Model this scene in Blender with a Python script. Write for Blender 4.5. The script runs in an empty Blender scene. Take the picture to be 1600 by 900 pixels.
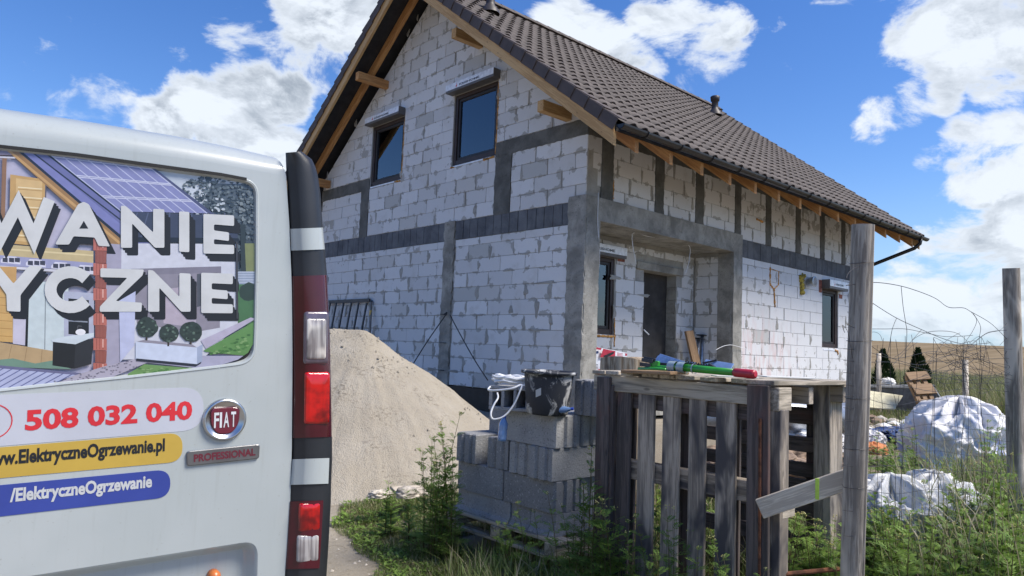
import bpy, bmesh, math, random
from mathutils import Vector, Matrix, noise
R = random.Random(7)
S = bpy.context.scene
COL = S.collection
rad = math.radians

# ------------------------------------------------------------------ camera
CP = Vector((-8.0345, -7.2251, 0.6912))
YAW, PIT, ROL, FPX = rad(47.6199), rad(4.8107), rad(2.2857), 1127.14
CD = Vector((math.cos(PIT)*math.cos(YAW), math.cos(PIT)*math.sin(YAW), math.sin(PIT)))
_r0 = Vector((math.sin(YAW), -math.cos(YAW), 0)); _u0 = _r0.cross(CD)
CR = math.cos(ROL)*_r0 + math.sin(ROL)*_u0
CU = -math.sin(ROL)*_r0 + math.cos(ROL)*_u0
cam = bpy.data.cameras.new("camera"); camo = bpy.data.objects.new("camera", cam); COL.objects.link(camo)
cam.sensor_width = 36; cam.lens = FPX/1600*36; cam.clip_start = 0.05; cam.clip_end = 5000
M = Matrix((CR, CU, -CD)).transposed().to_4x4(); M.translation = CP; camo.matrix_world = M
S.camera = camo
S.render.resolution_x, S.render.resolution_y = 1024, 576
# measured points of the site survey: a pixel of the photograph plus a depth or a known plane gives a point
def ray(px, py): return CD + (px-800)/FPX*CR - (py-450)/FPX*CU
def at(px, py, z): return CP + z*ray(px, py)
def on(px, py, ax, val):
    v = ray(px, py); return CP + (val-CP[ax])/v[ax]*v

# ------------------------------------------------------------------ light
S.view_settings.view_transform = 'Standard'; S.view_settings.look = 'None'
S.view_settings.exposure = EXPOSURE = 1.88
S.view_settings.gamma = 1
SUN_EL, SUN_YAW = rad(52), rad(-58)
sd = Vector((math.cos(SUN_EL)*math.cos(SUN_YAW), math.cos(SUN_EL)*math.sin(SUN_YAW), math.sin(SUN_EL)))
sl = bpy.data.lights.new("sun", 'SUN'); sl.energy = 1.5; sl.angle = rad(26); sl.color = (1, .93, .82)
so = bpy.data.objects.new("sun", sl); COL.objects.link(so)
so.rotation_euler = (-sd).to_track_quat('-Z', 'Y').to_euler()

def N(nt, typ, **kw):
    n = nt.nodes.new(typ)
    for k, v in kw.items():
        if k == 'inp':
            for i, x in v.items(): n.inputs[i].default_value = x
        else: setattr(n, k, v)
    return n
def L(nt, a, b): nt.links.new(a, b)
def MATH(nt, op, a, b=None, c=None, clamp=False):
    n = nt.nodes.new('ShaderNodeMath'); n.operation = op; n.use_clamp = clamp
    for i, x in enumerate((a, b, c)):
        if x is None: continue
        if isinstance(x, (int, float)): n.inputs[i].default_value = x
        else: nt.links.new(x, n.inputs[i])
    return n.outputs[0]
def SMOOTH(nt, x, a, b, lo=0., hi=1.):
    n = nt.nodes.new('ShaderNodeMapRange'); n.interpolation_type = 'SMOOTHSTEP'
    nt.links.new(x, n.inputs[0])
    for i, v in ((1, a), (2, b), (3, lo), (4, hi)): n.inputs[i].default_value = v
    return n.outputs[0]
def MIX(nt, f, a, b, blend='MIX'):
    n = nt.nodes.new('ShaderNodeMix'); n.data_type = 'RGBA'; n.blend_type = blend; n.clamp_factor = True
    for i, x in ((0, f), (6, a), (7, b)):
        if isinstance(x, (int, float)): n.inputs[i].default_value = x
        elif isinstance(x, tuple): n.inputs[i].default_value = (*x[:3], 1)
        else: nt.links.new(x, n.inputs[i])
    return n.outputs[2]
def NOISE(nt, vec, scale, detail=3, rough=.5, dist=0., out=0):
    n = nt.nodes.new('ShaderNodeTexNoise'); n.inputs['Scale'].default_value = scale
    n.inputs['Detail'].default_value = detail; n.inputs['Roughness'].default_value = rough
    n.inputs['Distortion'].default_value = dist
    if vec is not None: nt.links.new(vec, n.inputs['Vector'])
    return n.outputs[out]

# sky with broken cumulus
W = bpy.data.worlds.new("World"); S.world = W; W.use_nodes = True
nt = W.node_tree; nt.nodes.clear()
sky = N(nt, 'ShaderNodeTexSky', sky_type='NISHITA', sun_disc=False, sun_elevation=SUN_EL,
        sun_rotation=math.atan2(sd.x, sd.y), air_density=1.0, dust_density=.15, ozone_density=2.2)
hs = N(nt, 'ShaderNodeHueSaturation', inp={'Saturation': 1.30, 'Value': .49, 'Hue': .513})
L(nt, sky.outputs[0], hs.inputs['Color'])
tc = N(nt, 'ShaderNodeTexCoord')
BLOBS = [(485,8,52),(540,12,62),(590,15,40),(300,170,45),(350,160,55),(400,160,52),(450,158,36),(255,190,34),(320,215,55),(385,225,60),(440,235,40),
         (890,60,58),(945,85,50),(1000,110,48),(1060,40,58),(1110,75,62),(1145,40,30),(1090,130,42),(1015,15,38),
         (1425,78,40),(1480,40,66),(1550,35,84),(1490,95,48),(1560,95,54),(1640,70,90),
         (1370,188,40),(1415,165,42),(1470,150,30),(1505,228,42),(1450,246,26),(1565,222,44),(1610,232,40),(1525,288,34),(1590,285,42),
         (1430,400,50),(1500,395,55),(1570,385,55),(1400,470,50),(1480,470,60),(1560,470,55),(1640,430,80)]
def density(vec):
    acc = None
    for px, py, r_ in BLOBS:
        c = ray(px, py).normalized()
        dp = N(nt, 'ShaderNodeVectorMath', operation='DOT_PRODUCT'); L(nt, vec, dp.inputs[0]); dp.inputs[1].default_value = c
        ang = math.atan(r_*1.30/FPX)
        s = SMOOTH(nt, dp.outputs['Value'], math.cos(ang), math.cos(ang*.1))
        acc = s if acc is None else MATH(nt, 'MAXIMUM', acc, s)
    mp = N(nt, 'ShaderNodeMapping'); L(nt, vec, mp.inputs[0]); mp.inputs['Scale'].default_value = (1, 1, 1.7)
    n1 = NOISE(nt, mp.outputs[0], 7.5, 9, .62, .35)
    n0 = NOISE(nt, mp.outputs[0], 1.6, 2, .5)
    cover = SMOOTH(nt, n0, .52, .66, 0, .15)
    b = MATH(nt, 'ADD', MATH(nt, 'MULTIPLY', acc, .40), cover)
    return MATH(nt, 'ADD', MATH(nt, 'MULTIPLY_ADD', n1, 1.75, -.375), b)
dirv = tc.outputs['Generated']
d0 = density(dirv)
off = N(nt, 'ShaderNodeVectorMath', operation='ADD'); L(nt, dirv, off.inputs[0]); off.inputs[1].default_value = (.012, -.010, .045)
d1 = density(off.outputs[0])
alpha = SMOOTH(nt, d0, .66, .90)
shade = SMOOTH(nt, MATH(nt, 'SUBTRACT', d1, d0), -.14, .24)
thick = SMOOTH(nt, d0, .76, 1.10)
grey = MATH(nt, 'MULTIPLY', shade, thick)
CL = 2.62
ccol = MIX(nt, grey, (CL*.93, CL*1.0, CL*1.09), (CL*.36, CL*.42, CL*.50))
sep = N(nt, 'ShaderNodeSeparateXYZ'); L(nt, dirv, sep.inputs[0])
lowfade = SMOOTH(nt, sep.outputs[2], -.02, .10, .55, .97)
low = SMOOTH(nt, sep.outputs[2], .26, -.02, 0, .75)
skyb = MIX(nt, low, hs.outputs[0], (.95, 1.45, 2.30))
skyc = MIX(nt, MATH(nt, 'MULTIPLY', alpha, lowfade), skyb, ccol)
bg = N(nt, 'ShaderNodeBackground'); L(nt, skyc, bg.inputs[0]); bg.inputs[1].default_value = .10
ow = N(nt, 'ShaderNodeOutputWorld'); L(nt, bg.outputs[0], ow.inputs[0])

# ------------------------------------------------------------------ materials
def lin(h):
    h = h.lstrip('#'); c = [int(h[i:i+2], 16)/255 for i in (0, 2, 4)]
    return tuple((x/12.92 if x <= .04045 else ((x+.055)/1.055)**2.4) for x in c)
MATS = {}
def newmat(name):
    m = bpy.data.materials.new(name); m.use_nodes = True; nt = m.node_tree
    b = nt.nodes['Principled BSDF']; MATS[name] = m
    return m, nt, b
def setb(b, **kw):
    for k, v in kw.items():
        k = {'rough': 'Roughness', 'metal': 'Metallic', 'coat': 'Coat Weight', 'spec': 'Specular IOR Level', 'trans': 'Transmission Weight', 'alpha': 'Alpha'}[k]
        b.inputs[k].default_value = v
def bump(nt, b, h, strength=.4, dist=.01):
    bm = N(nt, 'ShaderNodeBump', inp={'Strength': strength, 'Distance': dist}); L(nt, h, bm.inputs['Height']); L(nt, bm.outputs[0], b.inputs['Normal'])
def objvec(nt, scale=(1, 1, 1), rnd=True, world=False):
    if world:
        g = N(nt, 'ShaderNodeNewGeometry'); v = g.outputs['Position']
    else:
        t = N(nt, 'ShaderNodeTexCoord'); v = t.outputs['Object']
        if rnd:
            oi = N(nt, 'ShaderNodeObjectInfo'); a = N(nt, 'ShaderNodeVectorMath', operation='ADD'); L(nt, v, a.inputs[0])
            m = MATH(nt, 'MULTIPLY', oi.outputs['Random'], 37.); c = N(nt, 'ShaderNodeCombineXYZ')
            L(nt, m, c.inputs[0]); L(nt, m, c.inputs[1]); L(nt, m, c.inputs[2]); L(nt, c.outputs[0], a.inputs[1]); v = a.outputs[0]
    mp = N(nt, 'ShaderNodeMapping'); L(nt, v, mp.inputs[0]); mp.inputs['Scale'].default_value = scale
    return mp.outputs[0]
def plain(name, col, rough=.6, var=.15, scale=6, bmp=.15, metal=0, coat=0, fine=60, world=False):
    m, nt, b = newmat(name); v = objvec(nt, world=world)
    n1 = NOISE(nt, v, scale, 4, .6); n2 = NOISE(nt, v, fine, 2)
    dk = tuple(max(0, x*(1-var*1.6)) for x in col); lt = tuple(min(1, x*(1+var)) for x in col)
    c = MIX(nt, SMOOTH(nt, n1, .3, .7), dk, lt)
    c = MIX(nt, MATH(nt, 'MULTIPLY', SMOOTH(nt, n2, .45, .75), var), c, tuple(x*.55 for x in col))
    L(nt, c, b.inputs['Base Color']); setb(b, rough=rough, metal=metal, coat=coat)
    if bmp: bump(nt, b, n2, bmp, .004)
    return m
def wood(name, col, dark, stain=None, stain_amt=0., rough=.75, grain=1., rnd=.35, fineg=1.5):
    m, nt, b = newmat(name)
    v = objvec(nt, (2.0*fineg, 34*fineg, 34*fineg)); g = NOISE(nt, v, 1.0, 6, .68, .7)
    v2 = objvec(nt, (.8, 9, 9)); g2 = NOISE(nt, v2, 1.0, 2, .5, .4)
    f = MATH(nt, 'MULTIPLY_ADD', g, .65, MATH(nt, 'MULTIPLY', g2, .35))
    c = MIX(nt, SMOOTH(nt, f, .435, .565), dark, col)
    # knots
    vo = N(nt, 'ShaderNodeTexVoronoi', inp={'Scale': 1.0}); L(nt, objvec(nt, (3.2, 9, 9)), vo.inputs['Vector'])
    kn = SMOOTH(nt, vo.outputs['Distance'], .10, .04)
    c = MIX(nt, MATH(nt, 'MULTIPLY', kn, .7), c, tuple(x*.35 for x in dark))
    oi = N(nt, 'ShaderNodeObjectInfo')
    c = MIX(nt, MATH(nt, 'MULTIPLY', oi.outputs['Random'], rnd), c, tuple(x*.55 for x in dark))
    if stain:
        s = SMOOTH(nt, NOISE(nt, objvec(nt, (1.5, 4, 4)), 1.3, 3, .6, .5), .62-stain_amt*.5, .80-stain_amt*.5)
        c = MIX(nt, s, c, stain)
    L(nt, c, b.inputs['Base Color']); setb(b, rough=rough)
    bump(nt, b, g, .35*grain, .004)
    return m

# aerated concrete blocks: pale, each a little different, mortar smeared over the joints
def aac_mat():
    m, nt, b = newmat('aac_block')
    oi = N(nt, 'ShaderNodeObjectInfo'); r_ = oi.outputs['Random']
    base = MIX(nt, SMOOTH(nt, r_, .0, 1.), (.60, .60, .60), (.71, .712, .715))
    base = MIX(nt, SMOOTH(nt, r_, .84, .90), base, (.58, .57, .55))
    base = MIX(nt, SMOOTH(nt, r_, .955, .965), base, (.50, .50, .485))
    wv = objvec(nt, world=True)
    n = NOISE(nt, wv, 3.2, 4, .6)
    base = MIX(nt, SMOOTH(nt, n, .52, .78, 0, .55), base, (.50, .485, .455))
    n3 = NOISE(nt, wv, 55, 3, .6)
    base = MIX(nt, SMOOTH(nt, n3, .62, .74, 0, .55), base, (.36, .355, .34))
    # smears hugging the block edges
    t = N(nt, 'ShaderNodeTexCoord'); sp = N(nt, 'ShaderNodeSeparateXYZ'); L(nt, t.outputs['Generated'], sp.inputs[0])
    def edge(o, k):
        a = MATH(nt, 'SUBTRACT', o, .5); a = MATH(nt, 'ABSOLUTE', a); return MATH(nt, 'MULTIPLY', MATH(nt, 'SUBTRACT', .5, a), k)
    ed = MATH(nt, 'MINIMUM', edge(sp.outputs[0], .6), edge(sp.outputs[2], .25))
    ns = NOISE(nt, wv, 4.5, 5, .62, .3)
    sm = SMOOTH(nt, MATH(nt, 'SUBTRACT', MATH(nt, 'MULTIPLY', MATH(nt, 'SUBTRACT', ns, .515), .55), ed), -.004, .006)
    base = MIX(nt, MATH(nt, 'MULTIPLY', sm, .85), base, (.37, .36, .335))
    # red brick dust washed over the lower blocks by the right column
    px = N(nt, 'ShaderNodeSeparateXYZ'); L(nt, wv, px.inputs[0])
    mk = MATH(nt, 'MULTIPLY', SMOOTH(nt, px.outputs[0], 4.3, 4.7), SMOOTH(nt, px.outputs[0], 7.4, 5.2))
    mk = MATH(nt, 'MULTIPLY', mk, SMOOTH(nt, px.outputs[2], 1.9, .7)); mk = MATH(nt, 'MULTIPLY', mk, SMOOTH(nt, px.outputs[1], .2, .05))
    sv = N(nt, 'ShaderNodeMapping'); L(nt, wv, sv.inputs[0]); sv.inputs['Scale'].default_value = (5, 5, 1.2)
    mk = MATH(nt, 'MULTIPLY', mk, SMOOTH(nt, NOISE(nt, sv.outputs[0], 1.4, 3, .6), .42, .70))
    base = MIX(nt, MATH(nt, 'MULTIPLY', mk, .75), base, (.62, .40, .37))
    L(nt, base, b.inputs['Base Color']); setb(b, rough=.92, spec=.2)
    bump(nt, b, n3, .25, .004)
    return m
aac_mat()
def concrete(name, c1, c2, pore=1.):
    m, nt, b = newmat(name); v = objvec(nt, world=True)
    n1 = NOISE(nt, v, 2.4, 5, .65, .4); n2 = NOISE(nt, v, 38, 3, .6); n3 = NOISE(nt, v, 9, 4, .6)
    c = MIX(nt, SMOOTH(nt, n1, .32, .68), c1, c2)
    c = MIX(nt, SMOOTH(nt, n3, .58, .75, 0, .5), c, tuple(x*.6 for x in c1))
    c = MIX(nt, SMOOTH(nt, n2, .60, .72, 0, .6*pore), c, tuple(x*.45 for x in c1))
    L(nt, c, b.inputs['Base Color']); setb(b, rough=.93, spec=.2)
    bump(nt, b, MATH(nt, 'ADD', n2, n3), .5, .008); return m
concrete('concrete', (.20, .193, .172), (.39, .375, .335), 1.4)
concrete('concrete_dark', (.10, .10, .092), (.17, .168, .155), .5)
concrete('mortar', (.30, .29, .265), (.40, .39, .36))
concrete('slab_edge', (.10, .105, .115), (.17, .178, .19), .8)
def block_mat():
    m, nt, b = newmat('block_grey'); v = objvec(nt); oi = N(nt, 'ShaderNodeObjectInfo')
    n1 = NOISE(nt, v, 4, 4, .6); n2 = NOISE(nt, v, 95, 2, .5); n3 = NOISE(nt, v, 60, 2, .5)
    c = MIX(nt, oi.outputs['Random'], (.245, .248, .255), (.39, .393, .40))
    c = MIX(nt, SMOOTH(nt, n1, .4, .75, 0, .5), c, (.17, .172, .178))
    c = MIX(nt, SMOOTH(nt, n2, .58, .68, 0, .5), c, (.075, .077, .082)); c = MIX(nt, SMOOTH(nt, n3, .60, .70, 0, .6), c, (.46, .465, .47))
    L(nt, c, b.inputs['Base Color']); setb(b, rough=.95, spec=.2); bump(nt, b, MATH(nt, 'SUBTRACT', n3, n2), .6, .005); return m
block_mat()
plain('block_light', (.32, .32, .32), .95, .3, 5, .6, fine=150)
plain('membrane', (.022, .021, .022), .7, .3, 5, .3)
plain('plinth_black', (.012, .012, .013), .5, .3, 8, .3)
plain('tile', (.098, .079, .071), .72, .16, 3, .25, fine=40)
plain('tile_dark', (.090, .070, .063), .75, .12, 4, .15)
plain('gutter_black', (.018, .016, .017), .35, .15, 4, 0)
plain('vent_brown', (.055, .046, .043), .5, .15, 6, .1)
wood('wood_new', (.62, .40, .185), (.46, .27, .11), rnd=.15)
wood('wood_rafter', (.60, .31, .11), (.40, .18, .06), rnd=.15)
wood('wood_old', (.50, .425, .345), (.225, .19, .155), (.075, .068, .070), .30, .85, 2.)
wood('wood_grey', (.55, .48, .385), (.27, .235, .185), (.13, .12, .10), .16, rnd=.2, rough=.85, grain=2.)
wood('wood_dark', (.155, .125, .115), (.066, .056, .053), (.13, .07, .06), .14, .8, 2.)
wood('wood_sunlit', (.76, .69, .56), (.48, .42, .34), (.25, .22, .18), .1, rnd=.1, rough=.85, grain=2.)  # weathered wood painted lighter, standing for sunlight on the taped plank
wood('wood_plank', (.36, .225, .12), (.24, .145, .075), rnd=.2)
wood('wood_post', (.52, .465, .395), (.23, .20, .168), (.66, .58, .48), .28, .9, 3., fineg=2.2)
wood('bark_split', (.62, .50, .35), (.26, .18, .105), (.14, .10, .065), .16, .9, 3., fineg=1.6)
plain('frame_brown', (.040, .022, .018), .5, .2, 8, .05)
plain('frame_dark', (.018, .013, .012), .5, .2, 8, .05)
plain('foil_silver', (.80, .83, .88), .25, .10, 14, .3)
plain('box_grey', (.115, .11, .108), .5, .1, 8, .05)
plain('foam_orange', (.52, .26, .07), .9, .35, 14, .5)
plain('wool_yellow', (.40, .31, .06), .95, .5, 18, .6)
plain('brick_red', (.30, .105, .07), .9, .3, 12, .4)
plain('steel', (.45, .47, .50), .35, .2, 12, .1, metal=.8)
plain('steel_dark', (.03, .034, .045), .45, .2, 9, .1, metal=.2)
plain('rust', (.16, .062, .03), .9, .4, 22, .5)
plain('wire', (.055, .052, .055), .5, .2, 20, 0, metal=.5)
plain('cable_black', (.012, .012, .012), .5, .1, 20, 0)
plain('cable_white', (.78, .79, .80), .4, .06, 20, 0)
plain('print_black', (.012, .014, .018), .4, .05, 20, 0)
plain('print_white', (.52, .53, .53), .35, .04, 20, 0)
plain('print_red', (.60, .025, .035), .4, .05, 20, 0)
plain('strip_white', (.49, .505, .56), .25, .03, 6, 0)
plain('strip_yellow', (.50, .335, .06), .28, .04, 6, 0)
plain('strip_blue', (.038, .063, .30), .28, .06, 6, 0)
plain('letter_silver', (.66, .67, .68), .3, .05, 20, 0)
plain('chrome', (.50, .52, .54), .30, .05, 20, 0, metal=1.)
plain('plate_grey', (.20, .20, .205), .3, .08, 20, 0, metal=.7)
plain('emblem_red', (.14, .012, .03), .25, .1, 20, 0, coat=.6)
plain('plastic_black', (.020, .022, .026), .42, .15, 9, .06, fine=300)
plain('rubber', (.010, .010, .010), .7, .2, 20, .1)
plain('lens_dark', (.065, .004, .012), .16, .2, 4, 0, coat=.3, fine=20)
def clear_lens():
    m, nt, b = newmat('lens_clear'); v = objvec(nt, (160, 9, 9), rnd=False); n = NOISE(nt, v, 1, 2); n2 = NOISE(nt, objvec(nt, (20, 12, 12), rnd=False), 1, 2)
    c = MIX(nt, SMOOTH(nt, n, .35, .65), (.20, .18, .18), (.40, .375, .36)); c = MIX(nt, SMOOTH(nt, n2, .52, .66, 0, .8), c, (.80, .74, .66)); c = MIX(nt, SMOOTH(nt, n2, .44, .34, 0, .6), c, (.14, .12, .12))  # sun glint in the lens painted as pale patches over the ribs
    L(nt, c, b.inputs['Base Color']); setb(b, rough=.14, coat=.6); bump(nt, b, n, .25, .003)
clear_lens()
plain('lens_smoke', (.13, .10, .13), .15, .2, 14, 0, coat=.8)
plain('reflector_orange', (.55, .16, .04), .3, .1, 9, 0)
def glow_lens():
    m, nt, b = newmat('lens_red'); v = objvec(nt, (1, 1, 1), rnd=False)
    n = NOISE(nt, v, 22, 3); c = MIX(nt, SMOOTH(nt, n, .35, .65), (.13, .001, .004), (.56, .006, .006))  # glow of sunlight in the lens painted as brighter red patches
    L(nt, c, b.inputs['Base Color']); setb(b, rough=.12, coat=.5); bump(nt, b, NOISE(nt, objvec(nt, (120, 6, 6), rnd=False), 1, 1), .3, .003); return m
glow_lens()
def paint():
    m, nt, b = newmat('paint_white'); v = objvec(nt, world=True)
    n = NOISE(nt, v, 2.0, 4, .6); n2 = NOISE(nt, v, 160, 2, .5)
    sv = N(nt, 'ShaderNodeMapping'); L(nt, v, sv.inputs[0]); sv.inputs['Scale'].default_value = (14, 14, .9)
    n3 = NOISE(nt, sv.outputs[0], 6, 3, .6)
    c = MIX(nt, SMOOTH(nt, n, .35, .7), (.395, .43, .425), (.45, .48, .475))
    c = MIX(nt, SMOOTH(nt, n3, .52, .8, 0, .22), c, (.29, .30, .275))
    c = MIX(nt, SMOOTH(nt, n2, .70, .76, 0, .55), c, (.30, .30, .27))
    L(nt, c, b.inputs['Base Color']); setb(b, rough=.3, coat=.3)
    b.inputs['Coat Roughness'].default_value = .06
    bump(nt, b, n, .06, .02); return m
paint()
def glass(name, tint=(.75, .8, .85), refl=.13):
    m, nt, b = newmat(name); nt.nodes.remove(b)
    fr = N(nt, 'ShaderNodeFresnel', inp={'IOR': 1.5}); f = MATH(nt, 'ADD', fr.outputs[0], refl, clamp=True)
    g = N(nt, 'ShaderNodeBsdfGlossy', inp={'Roughness': .0, 'Color': (.92, .96, 1, 1)}); t = N(nt, 'ShaderNodeBsdfTransparent', inp={'Color': (*tint, 1)})
    v = objvec(nt, rnd=True); bn = N(nt, 'ShaderNodeBump', inp={'Strength': .04, 'Distance': .02}); L(nt, NOISE(nt, v, 1.2, 1), bn.inputs['Height']); L(nt, bn.outputs[0], g.inputs['Normal'])
    mx = N(nt, 'ShaderNodeMixShader'); L(nt, f, mx.inputs[0]); L(nt, t.outputs[0], mx.inputs[1]); L(nt, g.outputs[0], mx.inputs[2])
    L(nt, mx.outputs[0], nt.nodes['Material Output'].inputs[0]); return m
glass('glass', (.62, .66, .74), .085)
glass('glass_green', (.35, .42, .38), .01)
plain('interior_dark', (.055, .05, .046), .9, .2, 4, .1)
plain('curtain', (.80, .82, .85), .9, .1, 10, .1)
plain('plastic_green', (.035, .30, .03), .35, .12, 12, 0, coat=.3)
plain('plastic_red', (.46, .022, .04), .4, .12, 12, 0, coat=.2)
plain('plastic_blue', (.22, .33, .55), .35, .15, 12, .1)
plain('bottle_blue', (.16, .28, .52), .15, .15, 12, 0, coat=.6)
plain('cap_blue', (.02, .06, .38), .3, .1, 12, 0)
plain('clip_clear', (.34, .42, .44), .2, .15, 18, 0, coat=.5)
plain('tape_green', (.55, .80, .10), .5, .1, 20, 0)
plain('card_white', (.70, .70, .66), .8, .1, 12, .1)
plain('bag_white', (.74, .76, .80), .6, .08, 12, .1)
plain('bag_red', (.52, .03, .06), .55, .12, 16, .1)
plain('tub_grey', (.17, .18, .19), .7, .2, 7, .2)
plain('panel_cream', (.72, .66, .45), .75, .2, 5, .2)
plain('stone_pale', (.52, .47, .40), .95, .3, 9, .6)
plain('stone_brown', (.28, .20, .14), .95, .35, 9, .6)
plain('white_foam', (.78, .78, .76), .8, .1, 12, .3)
plain('tarp_blue', (.02, .045, .15), .4, .25, 9, .3)
plain('orange_bag', (.55, .20, .07), .7, .25, 12, .3)
def bucket_mat():
    m, nt, b = newmat('bucket_black'); v = objvec(nt, (1, 1, .7), rnd=False)
    n = NOISE(nt, v, 9, 6, .68, .8); n2 = NOISE(nt, v, 40, 3)
    c = MIX(nt, SMOOTH(nt, n, .51, .60), (.022, .026, .036), (.44, .44, .43))
    L(nt, c, b.inputs['Base Color']); setb(b, rough=.6); bump(nt, b, n2, .2, .004); return m
bucket_mat()
def sheet_mat(name, base, blue):
    m, nt, b = newmat(name); v = objvec(nt, rnd=False)
    n = NOISE(nt, v, 3.4, 3, .5, .6); n2 = NOISE(nt, v, 5, 5, .6, 1.2); n4 = NOISE(nt, v, 26, 4, .6, 1.0)
    c = MIX(nt, SMOOTH(nt, n, .60, .68, 0, blue), base, (.10, .19, .58))
    c = MIX(nt, SMOOTH(nt, n2, .60, .74, 0, .35), c, (.42, .40, .37))
    L(nt, c, b.inputs['Base Color']); setb(b, rough=.5, spec=.4); bump(nt, b, MATH(nt, 'ADD', n2, MATH(nt, 'MULTIPLY', n4, .25)), .4, .03); return m
sheet_mat('sack_sheet', (.70, .69, .69), .62)
sheet_mat('clear_sheet', (.66, .67, .68), 0.)
def sand():
    m, nt, b = newmat('sand'); v = objvec(nt, world=True)
    n1 = NOISE(nt, v, 1.6, 5, .6); n2 = NOISE(nt, v, 26, 4, .65); n3 = NOISE(nt, v, 90, 2)
    c = MIX(nt, SMOOTH(nt, n1, .35, .68), (.37, .325, .255), (.425, .38, .308))
    c = MIX(nt, MATH(nt, 'MULTIPLY', SMOOTH(nt, n2, .50, .62), SMOOTH(nt, NOISE(nt, v, 2.3, 3, .6), .46, .66, .08, .75)), c, (.17, .145, .11))
    c = MIX(nt, SMOOTH(nt, n3, .55, .7, 0, .3), c, (.34, .30, .23))
    L(nt, c, b.inputs['Base Color']); setb(b, rough=.95, spec=.15); bump(nt, b, MATH(nt, 'ADD', n2, n3), .8, .02); return m
sand()
def soil():
    m, nt, b = newmat('soil'); v = objvec(nt, world=True)
    n1 = NOISE(nt, v, .9, 5, .62, .5); n2 = NOISE(nt, v, 14, 5, .65); n3 = NOISE(nt, v, 70, 3)
    c = MIX(nt, SMOOTH(nt, n1, .35, .65), (.28, .245, .19), (.34, .30, .24))
    sp = N(nt, 'ShaderNodeSeparateXYZ'); L(nt, v, sp.inputs[0])
    # trodden earth under the weeds is darker than the sandy track beside the van
    tr = MATH(nt, 'ADD', MATH(nt, 'MULTIPLY', MATH(nt, 'ADD', sp.outputs[0], 4.4), .898), MATH(nt, 'MULTIPLY', MATH(nt, 'ADD', sp.outputs[1], 1.3), -.437))
    tr = MATH(nt, 'ADD', tr, MATH(nt, 'MULTIPLY', MATH(nt, 'SUBTRACT', n1, .5), .9))
    dk = MATH(nt, 'MULTIPLY', SMOOTH(nt, tr, -.28, .05), SMOOTH(nt, sp.outputs[1], -.9, -1.6))
    c = MIX(nt, MATH(nt, 'MULTIPLY', dk, .8), c, (.24, .20, .14))
    c = MIX(nt, SMOOTH(nt, n2, .55, .72, 0, .6), c, (.17, .145, .10))
    c = MIX(nt, SMOOTH(nt, n3, .58, .7, 0, .35), c, (.55, .51, .44))
    L(nt, c, b.inputs['Base Color']); setb(b, rough=.95, spec=.15); bump(nt, b, MATH(nt, 'ADD', n2, MATH(nt, 'MULTIPLY', n3, .5)), .6, .02); return m
soil()
def field():
    m, nt, b = newmat('field_crop'); v = objvec(nt, world=True)
    mp = N(nt, 'ShaderNodeMapping'); L(nt, v, mp.inputs[0]); mp.inputs['Rotation'].default_value = (0, 0, rad(40)); mp.inputs['Scale'].default_value = (.02, .35, .02)
    n1 = NOISE(nt, mp.outputs[0], 1.5, 4, .6); n2 = NOISE(nt, v, .9, 5, .6); n3 = NOISE(nt, v, .06, 2)
    c = MIX(nt, SMOOTH(nt, n1, .35, .65), (.20, .148, .085), (.27, .205, .125))
    c = MIX(nt, SMOOTH(nt, n2, .5, .72, 0, .5), c, (.20, .15, .075)); c = MIX(nt, SMOOTH(nt, n3, .5, .7, 0, .4), c, (.30, .235, .145))
    L(nt, c, b.inputs['Base Color']); setb(b, rough=1, spec=.05); return m
field()
def leafm(name, c1, c2, c3=None):
    m, nt, b = newmat(name); v = objvec(nt, world=True); n = NOISE(nt, v, 2.2, 3); n2 = NOISE(nt, v, 37, 2)
    c = MIX(nt, SMOOTH(nt, n2, .3, .7), c1, c2)
    if c3: c = MIX(nt, SMOOTH(nt, n, .50, .70), c, c3)
    L(nt, c, b.inputs['Base Color']); setb(b, rough=.6, spec=.3)
    tr = N(nt, 'ShaderNodeBsdfTranslucent'); L(nt, c, tr.inputs[0]); mx = N(nt, 'ShaderNodeMixShader', inp={0: .3})
    L(nt, b.outputs[0], mx.inputs[1]); L(nt, tr.outputs[0], mx.inputs[2]); L(nt, mx.outputs[0], nt.nodes['Material Output'].inputs[0]); return m
leafm('weed_leaf', (.135, .23, .042), (.235, .35, .07), (.12, .195, .045))
leafm('weed_leaf_pale', (.16, .24, .06), (.22, .30, .09))
leafm('weed_stem', (.13, .14, .06), (.16, .11, .055))
leafm('grass_green', (.13, .19, .05), (.21, .26, .085), (.26, .24, .11))
leafm('grass_tall', (.17, .215, .07), (.28, .29, .12), (.33, .29, .15))
leafm('grass_dry', (.30, .27, .17), (.40, .36, .23))
leafm('thuja', (.012, .030, .010), (.025, .052, .016))
leafm('flower_yellow', (.55, .50, .14), (.66, .62, .30))
# ------------------------------------------------------------------ geometry helpers
WM = {}      # world matrix of every object made here
def mesh(name, V, F, mat=None, smooth=False, recalc=True, midx=None):
    me = bpy.data.meshes.new(name); me.from_pydata([tuple(v) for v in V], [], F)
    for m in (mat if isinstance(mat, (list, tuple)) else [mat]):
        if m: me.materials.append(MATS[m])
    if midx: me.polygons.foreach_set('material_index', midx)
    if recalc:
        bm = bmesh.new(); bm.from_mesh(me); bmesh.ops.recalc_face_normals(bm, faces=bm.faces); bm.to_mesh(me); bm.free()
    if smooth: me.polygons.foreach_set('use_smooth', [True]*len(me.polygons))
    me.update(); return me
def link(name, me, parent=None, mw=None):
    o = bpy.data.objects.new(name, me); COL.objects.link(o)
    mw = mw or Matrix.Identity(4); WM[o.name] = mw.copy()
    if parent: o.parent = parent; o.matrix_basis = WM[parent.name].inverted() @ mw
    else: o.matrix_basis = mw
    return o
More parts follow.
